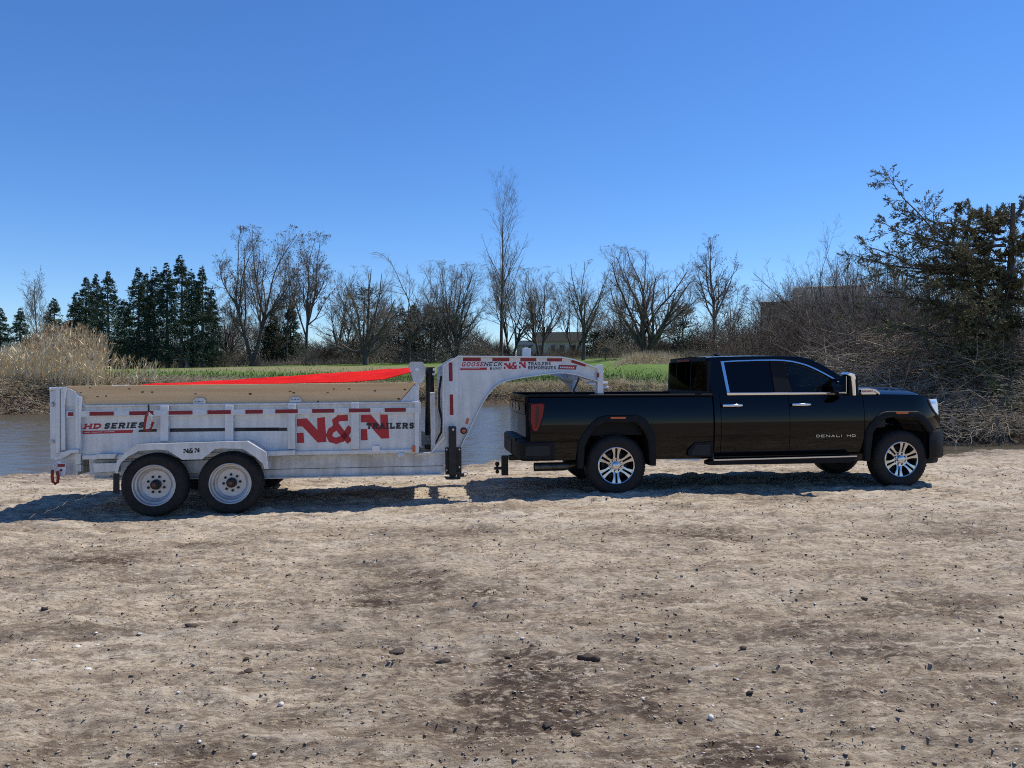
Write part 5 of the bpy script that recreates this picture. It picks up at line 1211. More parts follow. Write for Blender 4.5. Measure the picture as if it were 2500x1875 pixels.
def logo(to3, mapf, lift=.0004):
    mb = MB()
    for p in LOGO: mb.sheet([to3(*mapf(x, y)) for x, y in p])
    k = 1
    for p in AMP:
        for (ax, ay), (bx, by) in zip(p[:-1], p[1:]):
            L = math.hypot(bx-ax, by-ay); dx, dy = (bx-ax)/L*27, (by-ay)/L*27
            pts = [(ax-dx*.6-dy, ay-dy*.6+dx), (bx+dx*.6-dy, by+dy*.6+dx), (bx+dx*.6+dy, by+dy*.6-dx), (ax-dx*.6+dy, ay-dy*.6-dx)]
            mb.sheet([(lambda P: (P[0], P[1]-lift*(k % 6), P[2]))(to3(*mapf(x, y))) for x, y in pts]); k += 1
    return mb
logo(lay(DW), z2).build('red_emblem', MT['decal_red'], trailer)
for p in LOGO[:]:                           # thin pale outline behind the letters
    cx = sum(a for a, _ in p)/len(p); cy = sum(b for _, b in p)/len(p)
    MB().sheet([lay(DW+.001)(*z2(x+(6 if x > cx else -6), y+(6 if y > cy else -6))) for x, y in p]).build('emblem_outline', MT['decal_white'], trailer)
# amber marker, small hatch plate, tie bracket, chassis details on the wall
plate([z2(1500, 877), z2(1527, 877), z2(1527, 935), z2(1500, 935)], WB-.065, WB-.0605).build('amber_marker', MT['amber'], trailer)
plate([z2(1138, 880), z2(1208, 878), z2(1208, 932), z2(1138, 932)], WB-.041, WB-.0355).build('step_plate', MT['galv_bright'], trailer)
plate([z2(1372, 940), z2(1428, 938), z2(1428, 975), z2(1372, 980)], WB-.05, WB-.03).build('hinge_lug', noisy('blue_grey_zinc', (.42, .50, .62), (.5, .58, .7), 10, .4, .4), trailer, bevel=.005)
# wooden side boards
MT['wood'] = noisy('pine_board', (.72, .45, .215), (.84, .58, .31), 2.2, .75, stretch=(.35, 1, 9), bump=.12, bscale=30, detail=8)
bd = plate([(161, 942.5), (1015, 934.0), (975, 979.5), (207, 988.5)], WB-.004, WB+.036)
ba = bd.build('side_board', MT['wood'], trailer, bevel=.003)
bb = bd.build('side_board', MT['wood'], trailer, flip=TC); bb.location.z = -.07
MT['knot'] = noisy('wood_knot', (.05, .028, .014), (.13, .075, .035), 40, .7)
rk = random.Random(4)
for zx, zy, zf in [(515, 357, z1), (868, 366, z1), (988, 395, z1), (1075, 396, z1), (660, 432, z1), (432, 402, z1), (1464, 412, z1), (1957, 411, z1), (583, 436, z1), (40, 412, z2), (400, 388, z2), (432, 402, z2), (792, 368, z2), (932, 366, z2), (1163, 385, z2), (737, 402, z2), (1376, 456, z2), (650, 480, z2), (1432, 372, z2)]:
    px, py = zf(zx, zy); c = TR.st(px, py, WB-.0055); a = rk.uniform(.009, .02); b = rk.uniform(.006, .012)
    MB().sheet([(c[0]+a*math.cos(t)*(1+.2*rk.random()), WB-.0055, c[1]+b*math.sin(t)*(1+.2*rk.random())) for t in np.linspace(0, 2*math.pi, 9)[:-1]]).build('knot', MT['knot'], ba)
for zx, zy, zf in ((700, 470, z2), (600, 300, z1)): pass
for pts, zf in (([(1440, 510), (1444, 470), (1466, 448), (1534, 446), (1555, 468), (1557, 505)], z1), ([(390, 490), (394, 458), (412, 441), (480, 438), (496, 452), (506, 486)], z2)):
    t = plate(pts, WB-.03, WB-.02, zf).build('board_bracket', G, trailer, bevel=.004)
    x0, y0 = zf(pts[0][0]+16, pts[0][1]-20); x1, y1 = zf(pts[-1][0]-22, pts[-1][1]-18)
    text_mesh('NXN', [(x0, y0), (x1, y1), (x1, y1-4), (x0, y0-4)], lay(WB-.0305), .12, False).build('bracket_stamp', MT['dark_metal'], t)
    plate(pts, WB-.03, WB-.02, zf).build('board_bracket', G, trailer, flip=TC)
# rear gate posts
plate([(136, 946), (146, 944.5), (146, 1106), (136, 1108)], WB-.06, WB+.02).both('gate_post', G, trailer, TC, bevel=.006)
plate([(147.5, 945), (158, 944.5), (159.5, 1099), (147.5, 1101)], WB-.055, WB+.03).both('gate_post', G, trailer, TC, bevel=.006)
plate([(152, 944.5), (162, 944), (157, 985), (156, 960)], WB-.075, WB-.056).both('hinge_plate', MT['galv_bright'], trailer, TC, bevel=.004)
MB().tube([(q(128, 949)[0], WB-.02, q(128, 949)[1]), (q(150, 949)[0], WB-.02, q(150, 949)[1])], .022, 10).tube([(q(124, 951)[0], WB-.02, q(124, 951)[1]), (q(127, 950)[0], WB-.02, q(127, 950)[1])], .03, 8).both('hinge_pin', MT['galv_bright'], trailer, TC, smooth=40)
plate([(161, 950), (170, 949), (184, 956), (203, 975), (208, 992), (161, 992)], WB-.02, WB-.006).both('board_gusset', G, trailer, TC, bevel=.003)
plate([(183, 969), (191.5, 968), (194.5, 1106), (184, 1106)], WB-.07, WB+.0).both('rear_stake', G, trailer, TC, bevel=.006)
plate([(191.5, 968), (197.5, 969), (196, 1106), (194.5, 1106)], WB-.08, WB-.0).both('rear_stake_flange', MT['galv_bright'], trailer, TC)
plate([(184, 1107), (197, 1107), (196.5, 1134), (184, 1134)], WB-.05, WB+.05).both('rear_leg', G, trailer, TC)
plate([(185, 1135), (198, 1135), (198, 1151), (185, 1151)], WB-.04, WB+.04).both('rear_foot', G2, trailer, TC)
lever = [zA(270, 1125), zA(270, 1085), zA(345, 1080), zA(420, 1050), zA(545, 1048), zA(548, 1100), zA(440, 1105), zA(380, 1145), zA(300, 1185), zA(200, 1215), zA(190, 1165), zA(230, 1150)]
plate(lever, WB-.11, WB-.08).both('latch_lever', G, trailer, TC, bevel=.008)
MB().box(q(136, 1020)[0]-.06, q(150, 1020)[0]+.02, WB-.02, 2*TC-WB+.02, zbm, q(140, 946)[1]-.02).build('rear_gate', G, trailer, bevel=.004)
for py in (988, 1078):
    a = q(129, py)
    MB().lathe([(.0, WB-.05), (.026, WB-.05), (.026, WB+.12), (0, WB+.12)], a, 10).both('gate_hinge_knob', MT['galv2'], trailer, TC, smooth=40)
plate([(126, 982), (133, 981), (133, 993), (128, 995)], WB-.02, WB+.08).build('gate_catch', MT['black_steel'], trailer)
plate([(160, 1130), (188, 1128), (190, 1160), (160, 1160)], WB+.02, WB+.4).both('rear_sill', G2, trailer, TC)
plate([zA(215, 1215), zA(290, 1212), zA(300, 1245), zA(365, 1247), zA(350, 1435), zA(240, 1435), zA(230, 1260)], WB-.10, WB-.07).build('light_bracket', MT['tape_white'], trailer, bevel=.006)
plate([zA(240, 1262), zA(345, 1260), zA(342, 1302), zA(240, 1303)], WB-.104, WB-.1005).build('red_reflector', MT['tape_red'], trailer)
MB().lathe([(0, WB-.108), (.016, WB-.106), (.017, WB-.1005)], TR.st(*zA(292, 1350), WB-.1), 12).build('bracket_bolt', MT['red_paint'], trailer)
# chains and red hooks
def ring_chain(pts, r, n, name, parent, mtl):
    mb = MB()
    for i in range(n):
        f = (i+.5)/n*(len(pts)-1); k = min(int(f), len(pts)-2); f -= k
        c = [pts[k][j]*(1-f)+pts[k+1][j]*f for j in range(3)]; al = i % 2
        L = [(c[0]+(.5*r*math.cos(a) if not al else 0), c[1]+(.5*r*math.cos(a) if al else 0), c[2]+r*math.sin(a)) for a in np.linspace(0, 2*math.pi, 11)]
        mb.tube(L, r*.2, 5, cap=False)
    return mb.build(name, mtl, parent, smooth=60)
def P3(zf, x, y, w): a = TR.st(*zf(x, y), w); return (a[0], w, a[1])
W0 = WB-.13
hook = [P3(zA, *p, W0) for p in ((165, 1345), (162, 1440), (172, 1520), (205, 1548), (240, 1525), (250, 1450), (232, 1365))]
MB().tube(hook, .019, 8).build('safety_hook', MT['red_paint'], trailer, smooth=60)
ring_chain([P3(zA, 195, 1250, W0), P3(zA, 200, 1340, W0)], .02, 4, 'safety_chain', trailer, MT['galv_bright'])
h2 = [P3(zA, *p, WB-.14) for p in ((1545, 500), (1520, 570), (1500, 700), (1495, 760), (1530, 775), (1580, 768), (1600, 710), (1625, 650))]
MB().tube(h2, .017, 8).build('load_hook', MT['red_paint'], trailer, smooth=60)
MB().tube([P3(zA, *p, WB-.13) for p in ((1555, 400), (1558, 470), (1550, 530))], .012, 6).build('hook_strap', MT['dark_metal'], trailer)
ring_chain([P3(zA, 1560, 540, WB-.15), P3(zA, 1605, 580, WB-.15), P3(zA, 1570, 720, WB-.15)], .024, 9, 'load_chain', trailer, MT['galv_bright'])
# frame beams
WF = .5
plate([(228, 1124), (290, 1121), (1085, 1105.5), (1085, 1158), (640, 1168), (290, 1172), (230, 1168)], WF-.10, WF-.09).both('frame_web', G2, trailer, TC)
plate([(228, 1124), (1085, 1104), (1085, 1106.5), (228, 1126.5)], WF-.17, WF+.0).both('frame_flange', G2, trailer, TC)
plate([(228, 1166), (640, 1166.5), (1085, 1157), (1085, 1159.5), (640, 1169.5), (228, 1169)], WF-.17, WF+.0).both('frame_flange', G2, trailer, TC)
plate([zA(760, 1395), zA(1060, 1375), zA(1000, 1440), zA(780, 1490)], WF-.12, WF+.1).both('frame_tail', G2, trailer, TC)
plate([(640, 1146), (1083, 1136.5), (1083, 1137.5), (640, 1147)], WF-.1035, WF-.1005).build('weld_seam', MT['dark_metal'], trailer)
plate([zA(750, 1250), zA(1085, 1245), zA(1080, 1370), zA(770, 1390)], .2, .28).both('frame_side_plate', G, trailer, TC, bevel=.005)
for xx in (300, 420, 540, 660, 800, 940, 1060):
    a = q(xx, 1140, WF)
    MB().box(a[0]-.05, a[0]+.05, WF-.08, 2*TC-WF+.08, .62, .72).build('cross_member', G2, trailer)
# fenders
FW = -.03
fo = [z1(*p) for p in ((740, 1122), (742, 1060), (760, 1008), (838, 935), (932, 866), (1930, 838), (2098, 938), (2120, 1086))]
fi = [z1(*p) for p in ((2082, 1088), (2072, 1040), (2000, 978), (1893, 906), (1700, 902), (1640, 908), (1522, 1000), (1345, 1004), (1215, 920), (1120, 912), (955, 925), (860, 975), (795, 1030), (775, 1075), (766, 1126))]
plate(fo+fi, FW, FW+.006).both('fender_face', G, trailer, TC)
MB().band(TR.poly(fo, FW), FW-.004, WB-.05, .007).both('fender_top', G, trailer, TC)
logo(lay(FW-.003), lambda x, y: z1(1356+(x-460)/(1292-460)*145, 900+(y-597)/(855-597)*46)).build('fender_emblem', MT['decal_black'], trailer)
plate([z1(725, 1130), z1(778, 1128), z1(780, 1310), z1(722, 1308)], .02, .03).both('mud_flap', MT['mud_flap'], trailer, TC)
plate([z2(182, 928), z2(445, 918), z2(445, 965), z2(190, 972)], WB-.12, WB-.036).both('fender_step', G, trailer, TC, bevel=.006)
plate([z1(576, 952), z1(760, 948), z1(735, 995), z1(576, 998)], WB-.08, WB-.036).both('fender_step', G, trailer, TC, bevel=.006)
# deck between the wheels
plate([(262, 1130), (640, 1120), (640, 1150), (262, 1160)], .30, .34).both('inner_fender', MT['galv2'], trailer, TC)
# wheels
MT['rim_dusty'] = noisy('dusty_galvanised_rim', (.46, .455, .45), (.58, .58, .585), 5, .45, .45, c3=(.42, .40, .37), s3=3)
def trailer_wheel(cx, ct):
    e = empty('wheel', (cx, 0, ct)); e.parent = trailer; r = ct; W = .235
    tp = [(.262, .03), (.285, .012), (.33, .002), (.365, .008), (.388, .026), (r-.006, .045), (r, .06), (r, .09), (r-.009, .092), (r-.009, .1), (r, .102), (r, W-.06), (r-.006, W-.045), (.38, W-.02), (.33, W), (.262, W-.03)]
    MB().lathe(tp, (0, 0), 72).build('tyre', MT['rubber_dusty'], e, smooth=28)
    rim = MB().lathe([(.262, .03), (.268, .018), (.261, .012), (.252, .016), (.246, .03), (.240, .055), (.222, .062), (.215, .075), (.210, .10), (.196, .108), (.180, .125), (.170, .128), (.10, .126), (.06, .126)], (0, 0), 64)
    ro = rim.build('rim', MT['rim_dusty'], e, smooth=30)
    hb = MB().lathe([(.066, .127), (.062, .075), (.05, .068), (.047, .035), (.02, .030), (0, .029)], (0, 0), 28).build('hub', MT['black_steel'], e, smooth=30)
    MB().lathe([(.0, .021), (.022, .022), (.025, .03)], (0, 0), 16).build('hub_cap', MT['rust'], hb)
    for k in range(8):
        a = 2*math.pi*(k+.5)/8; c = (.105*math.cos(a), .105*math.sin(a))
        MB().lathe([(.0, .095), (.008, .096), (.009, .108), (.016, .110), (.017, .127)], c, 8).build('lug_nut', MT['dark_metal'], ro, smooth=30)
    return e
wr = TR.st(374, 1185, 0); wf = TR.st(561, 1183, 0); RT = .408
t1 = trailer_wheel(wr[0], RT)
t2 = dup(t1, trailer); t2.location = (wf[0], 0, RT); t2.rotation_euler = (0, R(17), 0)
for s in (wr[0], wf[0]):
    c = dup(t1, trailer); c.location = (s, 2*TC, RT); c.rotation_euler = (0, R(30), math.pi)
    MB().tube([(s, .1, RT), (s, 2*TC-.1, RT)], .065, 12).build('axle', MT['black_steel'], trailer, smooth=40)
m_ = (wr[0]+wf[0])/2
for w in (.55, 2*TC-.55):
    MB().tube([(wr[0]-.3, w, .62), (wr[0], w, .52), (m_, w, .66), (wf[0], w, .52), (wf[0]+.3, w, .62)], .035, 6).build('leaf_spring', MT['black_steel'], trailer)
# gooseneck
gn = [z3(*p) for p in ((300, 270), (440, 180), (1370, 188), (1480, 212), (1590, 250), (1690, 288), (1692, 410), (1500, 352), (1400, 336), (1330, 335), (1220, 348), (1100, 366), (980, 384), (870, 407), (820, 428), (775, 458), (735, 500), (700, 545), (660, 610), (620, 685), (580, 770), (540, 855), (500, 930), (465, 1000), (465, 1058), (300, 1062))]
ga, gb = plate(gn, WF-.09, WF-.075).both('gooseneck_web', G, trailer, TC)
MT['galv_edge'] = MT['galv_bright']
tp_ = TR.poly([z3(*p) for p in ((300, 268), (440, 178), (1370, 186), (1480, 210), (1590, 248), (1692, 286))], WF-.13)
MB().band(tp_, WF-.15, WF+.0, .016).both('gooseneck_top_flange', MT['galv_bright'], trailer, TC)
ic = TR.poly([z3(*p) for p in ((1695, 412), (1500, 354), (1400, 338), (1330, 337), (1220, 350), (1100, 368), (980, 386), (870, 409), (820, 430), (775, 460), (735, 502), (700, 547), (660, 612), (620, 687), (580, 772), (540, 857), (500, 932), (467, 1002))], WF-.15)
mb = MB()
o1 = [(x, WF-.15, z) for x, z in ic]; o2 = [(x, WF+.0, z) for x, z in ic]
n = len(ic); nv = []
for i in range(n):
    a = ic[max(0, i-1)]; b = ic[min(n-1, i+1)]; L = math.hypot(b[0]-a[0], b[1]-a[1]); nv.append((-(b[1]-a[1])/L*.014, (b[0]-a[0])/L*.014))
mb.add([p for i in range(n) for p in (o1[i], o2[i], (o2[i][0]-nv[i][0], o2[i][1], o2[i][2]-nv[i][1]), (o1[i][0]-nv[i][0], o1[i][1], o1[i][2]-nv[i][1]))],
       [(4*i+j, 4*i+(j+1) % 4, 4*i+4+(j+1) % 4, 4*i+4+j) for i in range(n-1) for j in range(4)] + [(0, 1, 2, 3), (4*n-4, 4*n-3, 4*n-2, 4*n-1)])
mb.both('gooseneck_lower_flange', G, trailer, TC, smooth=30)
plate([z3(300, 272), z3(440, 184), z3(441, 1058), z3(318, 1060), z3(318, 910), z3(304, 880)], WF-.12, WF-.091).both('upright_column', G, trailer, TC, bevel=.006)
plate([z3(60, 1072), z3(190, 1062), z3(318, 908), z3(318, 1062)], WF-.11, WF-.1).both('upright_gusset', G, trailer, TC)
lip = TR.poly([z3(45, 1068), z3(188, 1054), z3(312, 905), z3(298, 860), z3(298, 275)], WF-.14)
MB().prism(lip+[(x+.012, z-.012) for x, z in lip[::-1]], WF-.15, WF-.08).both('upright_lip', MT['galv_bright'], trailer, TC)
sE = TR.st(1466, 900, TC)
x0 = TR.st(*z3(1690, 300), WF)[0]
MB().box(x0-.12, x0, WF-.07, 2*TC-WF+.07, TR.st(*z3(1690, 400), WF)[1], TR.st(*z3(1690, 300), WF)[1]).build('nose_crossbeam', G, trailer)
MB().box(TR.st(*z3(440, 0), WF)[0]-.4, TR.st(*z3(440, 0), WF)[0]-.34, WF-.07, 2*TC-WF+.07, .6, 1.55).build('neck_bulkhead', G2, trailer)
for zx in (520, 900, 1250):
    a = TR.st(*z3(zx, 215), WF); MB().box(a[0]-.05, a[0]+.05, WF-.07, 2*TC-WF+.07, a[1]-.04, a[1]+.035).build('neck_crossbar', G2, trailer)
pe = plate([z3(1690, 262), z3(1742, 260), z3(1742, 292), z3(1690, 292)], WF-.16, WF-.06)
plate([z3(1690, 262), z3(1740, 258), z3(1745, 520), z3(1692, 520)], WF-.13, WF-.03).both('neck_end_post', G, trailer, TC, bevel=.008)
a = TR.st(1463, 930, TC); MB().box(a[0]-.06, a[0]+.06, TC-.06, TC+.06, .98, a[1]+.15).build('coupler_tube', G, trailer, bevel=.01)
MB().box(a[0]-.09, a[0]+.09, TC-.09, TC+.09, .93, 1.12).build('coupler_head', MT['black_steel'], trailer, bevel=.01)
plate([z3(1520, 372), z3(1690, 420), z3(1692, 520), z3(1675, 520), z3(1660, 470)], WF-.06, WF-.04).both('end_gusset', G2, trailer, TC)
for zx, zy in ((1752, 425), (1760, 465), (1640, 430)):
    p = P3(z3, zx, zy, WF-.1); MB().tube([(p[0]-.05, p[1], p[2]), (p[0]+.05, p[1], p[2])], .02, 8).build('coupler_pin', MT['galv_bright'], trailer, smooth=40)
MB().tube([P3(z3, *p, WF-.02) for p in ((1528, 372), (1505, 430), (1480, 485), (1472, 530))], .013, 6).build('breakaway_cable', MT['black_steel'], trailer)
MB().tube([P3(z3, *p, WF-.02) for p in ((1690, 450), (1682, 490), (1680, 530))], .018, 6).build('brake_cable', MT['black_steel'], trailer)
b0_ = TR.st(1275, 870, TC-.2); b1_ = TR.st(1294, 851, TC-.2)
sp = MB().box(b0_[0], b1_[0], TC-.28, TC-.16, b0_[1]-.08, b1_[1]).build('adjuster_post', MT['galv_bright'], trailer, bevel=.006)
MB().box((b0_[0]+b1_[0])/2-.025, (b0_[0]+b1_[0])/2+.025, TC-.25, TC-.19, b1_[1]+.001, b1_[1]+.025).build('adjuster_knob', MT['galv2'], sp)
# tape and lettering on the gooseneck
DG = WF-.094
for a, b in ((480, 640), (745, 898), (998, 1140), (1238, 1372)):
    ya = 196+(a-480)*.007; yb = 196+(b-480)*.007
    plate([z3(a, ya), z3(b, yb), z3(b, yb+31-(a-480)*.004), z3(a, ya+32-(a-480)*.004)], DG, WF-.0905).build('red_reflector', MT['tape_red'], trailer)
for a, b in ((640, 745), (898, 998), (1140, 1238), (1372, 1440)):
    plate([z3(a+2, 199+(a-480)*.007), z3(b-2, 199+(b-480)*.007), z3(b-2, 226+(b-480)*.004), z3(a+2, 226+(a-480)*.004)], DG, WF-.0905).build('silver_reflector', MT['tape_white'], trailer)
plate([z3(1458, 216), z3(1587, 255), z3(1582, 278), z3(1456, 240)], DG, WF-.0905).build('red_reflector', MT['tape_red'], trailer)
plate([z3(455, 231), z3(1345, 231), z3(1335, 308), z3(700, 312), z3(450, 312)], DG+.001, WF-.0905).build('white_decal', MT['decal_white'], trailer)
zB = lambda x, y: (1110+x*.16727, 850+y*.16727)
text_mesh('GOOSE', [zB(100, 268), zB(420, 265), zB(435, 203), zB(118, 203)], lay(DG-.001), .095).build('red_lettering', MT['decal_red'], trailer)
text_mesh('NECK', [zB(428, 265), zB(690, 262), zB(698, 202), zB(440, 203)], lay(DG-.001), .095).build('black_lettering', MT['decal_black'], trailer)
plate([zB(88, 287), zB(472, 283), zB(468, 317), zB(80, 321)], DG-.001, DG+.0005).build('red_stripe', MT['decal_red'], trailer)
plate([zB(100, 300), zB(365, 297), zB(365, 301), zB(100, 304)], DG-.003, DG-.0015).build('stripe_print', MT['decal_white'], trailer)
plate([zB(520, 280), zB(545, 280), zB(541, 315), zB(516, 315)], DG-.001, DG+.0005).build('black_stripe', MT['decal_black'], trailer)
text_mesh('SERIES', [zB(556, 314), zB(684, 310), zB(690, 280), zB(562, 284)], lay(DG-.001), .085, False).build('black_lettering', MT['decal_black'], trailer)
logo(lay(DG-.001), lambda x, y: zB(718+(x-460)/(1292-460)*322, 201+(y-597)/(855-597)*106)).build('red_emblem', MT['decal_red'], trailer)
text_mesh('TRAILERS', [zB(1072, 252), zB(1402, 249), zB(1402, 203), zB(1072, 204)], lay(DG-.001), .10).build('black_lettering', MT['decal_black'], trailer)
text_mesh('REMORQUES', [zB(1072, 310), zB(1480, 307), zB(1480, 262), zB(1072, 263)], lay(DG-.001), .10).build('black_lettering', MT['decal_black'], trailer)
plate([zB(1524, 245), zB(1782, 252), zB(1768, 312), zB(1508, 306)], DG-.001, DG+.0005).build('badge_border', MT['decal_black'], trailer)
plate([zB(1531, 251), zB(1773, 258), zB(1761, 306), zB(1518, 300)], DG-.003, DG-.0015).build('badge_panel', MT['decal_red'], trailer)
for k in range(7):
    x = 1540+k*31; plate([zB(x, 268+k), zB(x+20, 268+k), zB(x+14, 290+k), zB(x-6, 290+k)], DG-.005, DG-.0035).build('badge_print', MT['decal_white'], trailer)
for p in (((352, 241), (385, 238), (388, 405), (355, 407)), ((360, 529), (391, 527), (395, 711), (363, 714))):
    plate([z3(*v) for v in p], WF-.124, WF-.1205).build('red_reflector', MT['tape_red'], trailer)
plate([z3(357, 412), z3(388, 410), z3(390, 522), z3(360, 524)], WF-.124, WF-.1205).build('silver_reflector', MT['tape_white'], trailer)
plate([z3(515, 740), z3(538, 744), z3(522, 797), z3(502, 790)], WF-.098, WF-.0905).build('amber_marker', MT['amber'], trailer)
plate([z3(1688, 330), z3(1706, 332), z3(1706, 375), z3(1688, 373)], WF-.14, WF-.1305).build('amber_marker', MT['red_lens'], trailer)
c = TR.st(*z3(487, 854), WF-.1); lm = MB().lathe([(.0, WF-.118), (.030, WF-.112), (.036, WF-.092)], c, 20).build('round_marker_lamp', MT['amber'], trailer, smooth=40)
MB().lathe([(.034, WF-.116), (.044, WF-.112), (.046, WF-.092)], c, 24).build('lamp_gasket', MT['black_plastic'], lm, smooth=40)
# jack
JW = WF-.26
plate([z3(353, 816), z3(420, 816), z3(424, 1262), z3(356, 1262)], JW, JW+.11).build('jack_leg', MT['black_steel'], trailer, bevel=.008)
plate([z3(362, 1262), z3(414, 1262), z3(414, 1290), z3(362, 1290)], JW+.02, JW+.09).build('jack_inner_leg', MT['black_steel'], trailer)
plate([z3(320, 1005), z3(466, 1003), z3(468, 1248), z3(322, 1250)], JW+.12, JW+.135).build('jack_mount', MT['black_steel'], trailer)
for v in ((335, 1022), (448, 1022), (335, 1210), (448, 1180)):
    MB().lathe([(0, JW+.10), (.012, JW+.102), (.013, JW+.12)], TR.st(*z3(*v), JW+.12), 8).build('mount_bolt', MT['galv_bright'], trailer)
MB().lathe([(0, JW-.012), (.014, JW-.01), (.016, JW)], TR.st(*z3(392, 843), JW), 10).build('jack_pin', MT['galv_bright'], trailer)
f = plate([z3(318, 1281), z3(462, 1281), z3(450, 1293), z3(335, 1295)], JW-.04, JW+.16).build('jack_foot', MT['black_steel'], trailer)
plate([z3(424, 1232), z3(490, 1240), z3(496, 1268), z3(430, 1272)], JW+.03, JW+.09).build('jack_crank_box', MT['black_steel'], trailer)
MB().tube([P3(z3, *p, JW+.04) for p in ((470, 1240), (495, 1225), (515, 1225), (523, 1245))], .009, 6).build('jack_crank', MT['galv_bright'], trailer, smooth=60)
# hoist cylinder and pump tray behind the box
HW = .85
a = TR.st(1048, 1062, HW); b = TR.st(1050, 897, HW)
MB().tube([(a[0], HW, a[1]), (b[0], HW, b[1])], .062, 24).tube([(b[0], HW, b[1]-.10), (b[0], HW, b[1]+.003)], .068, 24).build('hoist_cylinder', MT['black_steel'], trailer, smooth=40)
for zx, zy in ((415, 225), (408, 275)):
    p = P3(zC, zx, zy, HW-.05); MB().tube([(p[0]-.02, p[1], p[2]), (p[0]+.02, p[1], p[2])], .02, 8).build('hose_fitting', MT['galv_bright'], trailer)
plate([zC(225, 985), zC(390, 1045), zC(395, 1290), zC(225, 1290)], HW-.02, HW+.02).build('pump_bracket', noisy('greenish_zinc', (.36, .40, .38), (.45, .48, .46), 8, .5, .4), trailer)
plate([zC(390, 1045), zC(470, 940), zC(470, 300), zC(480, 190), zC(525, 160), zC(525, 1040), zC(395, 1280)], HW+.05, HW+.08).build('neck_side_plate', MT['galv2'], trailer)
plate([zC(470, 320), zC(500, 315), zC(500, 660), zC(474, 665)], HW-.03, HW+.04).build('spare_guard', MT['tape_white'], trailer)
MB().tube([P3(zC, *p, HW-.03) for p in ((505, 300), (480, 480), (478, 700), (515, 860), (505, 1010), (430, 1150), (395, 1200))], .016, 8).build('hydraulic_hose', MT['black_steel'], trailer, smooth=60)
MB().tube([P3(zC, *p, HW-.06) for p in ((400, 725), (435, 770), (455, 730))], .014, 6).build('grab_hook', MT['galv_bright'], trailer, smooth=60)
plate([zC(235, 1190), zC(285, 1188), zC(290, 1212), zC(235, 1215)], HW-.2, HW-.05).build('pump_motor', MT['galv_bright'], trailer, bevel=.01)
plate([zC(300, 1180), zC(385, 1178), zC(385, 1225), zC(300, 1228)], HW-.15, HW-.03).build('pump_valve', MT['black_steel'], trailer, bevel=.01)
MB().lathe([(.0, HW-.045), (.028, HW-.04), (.03, HW-.021)], TR.st(*zC(338, 1105), HW), 14).build('pivot_pin', MT['galv2'], trailer, smooth=40)
# tarp bracket plates and roller
bp = [zC(100, 135), zC(135, 122), zC(262, 122), (1036, 890), zC(302, 175), zC(290, 330), zC(268, 385), zC(180, 392), zC(150, 370), zC(105, 200)]
bp = [zC(100, 135), zC(135, 122), zC(262, 122), zC(304, 172), zC(292, 330), zC(266, 386), zC(180, 392), zC(150, 370), zC(105, 200)]
ka, kb = plate(bp, WB-.03, WB-.02).both('tarp_bracket', MT['galv2'], trailer, TC, bevel=.003)
plate([zC(178, 386), zC(228, 386), zC(228, 475), zC(178, 470)], WB-.015, WB+.03).both('bracket_stem', MT['galv2'], trailer, TC)
c = TR.st(*zC(200, 218), WB); MB().tube([(c[0], WB-.04, c[1]), (c[0], 2*TC-WB+.04, c[1])], .028, 12).build('tarp_roller', MT['galv_bright'], trailer, smooth=40)
# tarp: rolled end on the roller, then slung back over the load
def tarp():
    e = [(376, 938.5), (430, 936), (500, 932.5), (560, 929), (600, 926.5), (650, 922.5), (700, 919), (760, 914.5), (845, 909.5), (900, 906), (940, 903), (980, 899.5), (1003, 897)]
    lo = [(376, 939.5), (430, 939), (500, 938.5), (560, 938), (600, 937.5), (650, 937), (700, 936), (740, 935), (800, 934), (838, 933), (880, 931), (940, 925), (1003, 908)]
    up = TR.poly(e, 1.25); dn = TR.poly(lo, WB+.12)
    so = np.array([TR.st(*p, .9)[0] for p in e]); U = np.array([p[1] for p in up]); D = np.array([p[1] for p in dn])
    us = np.linspace(so[0], so[-1], 90); ws = np.linspace(WB+.10, 2*TC-WB-.10, 46); rows = []
    for s in us:
        u = np.interp(s, so, U); d = np.interp(s, [p[0] for p in dn], D); r = []
        for w in ws:
            x = (w-ws[0])/(ws[-1]-ws[0]); base = d+(u-d)*min(1, x/.5)**.8
            f = sstep(0, .12, x)
            wr_ = .010*math.sin(w*21+s*1.3+.8*math.sin(s*1.7))*f + .006*math.sin(s*2.1+w*5)*f + .005*math.sin(s*9+w*17+1)*f + .012*float(fbm(np.array([s*2.2]), np.array([w*6.0]), 3, 6)[0])
            r.append((s, w, base+wr_*min(1, (us[-1]-s)*3)*.9))
        rows.append(r)
    mb = MB().grid(rows)
    o = mb.build('red_tarp', MT['tarp'], None, smooth=80); o.location = TR.O; o.rotation_euler = (0, 0, TR.phi)
    so_ = o.modifiers.new('thick', 'SOLIDIFY'); so_.thickness = .006
    tag(o, 'bright red tarp slung over the top of the trailer box', 'tarp')
tarp()
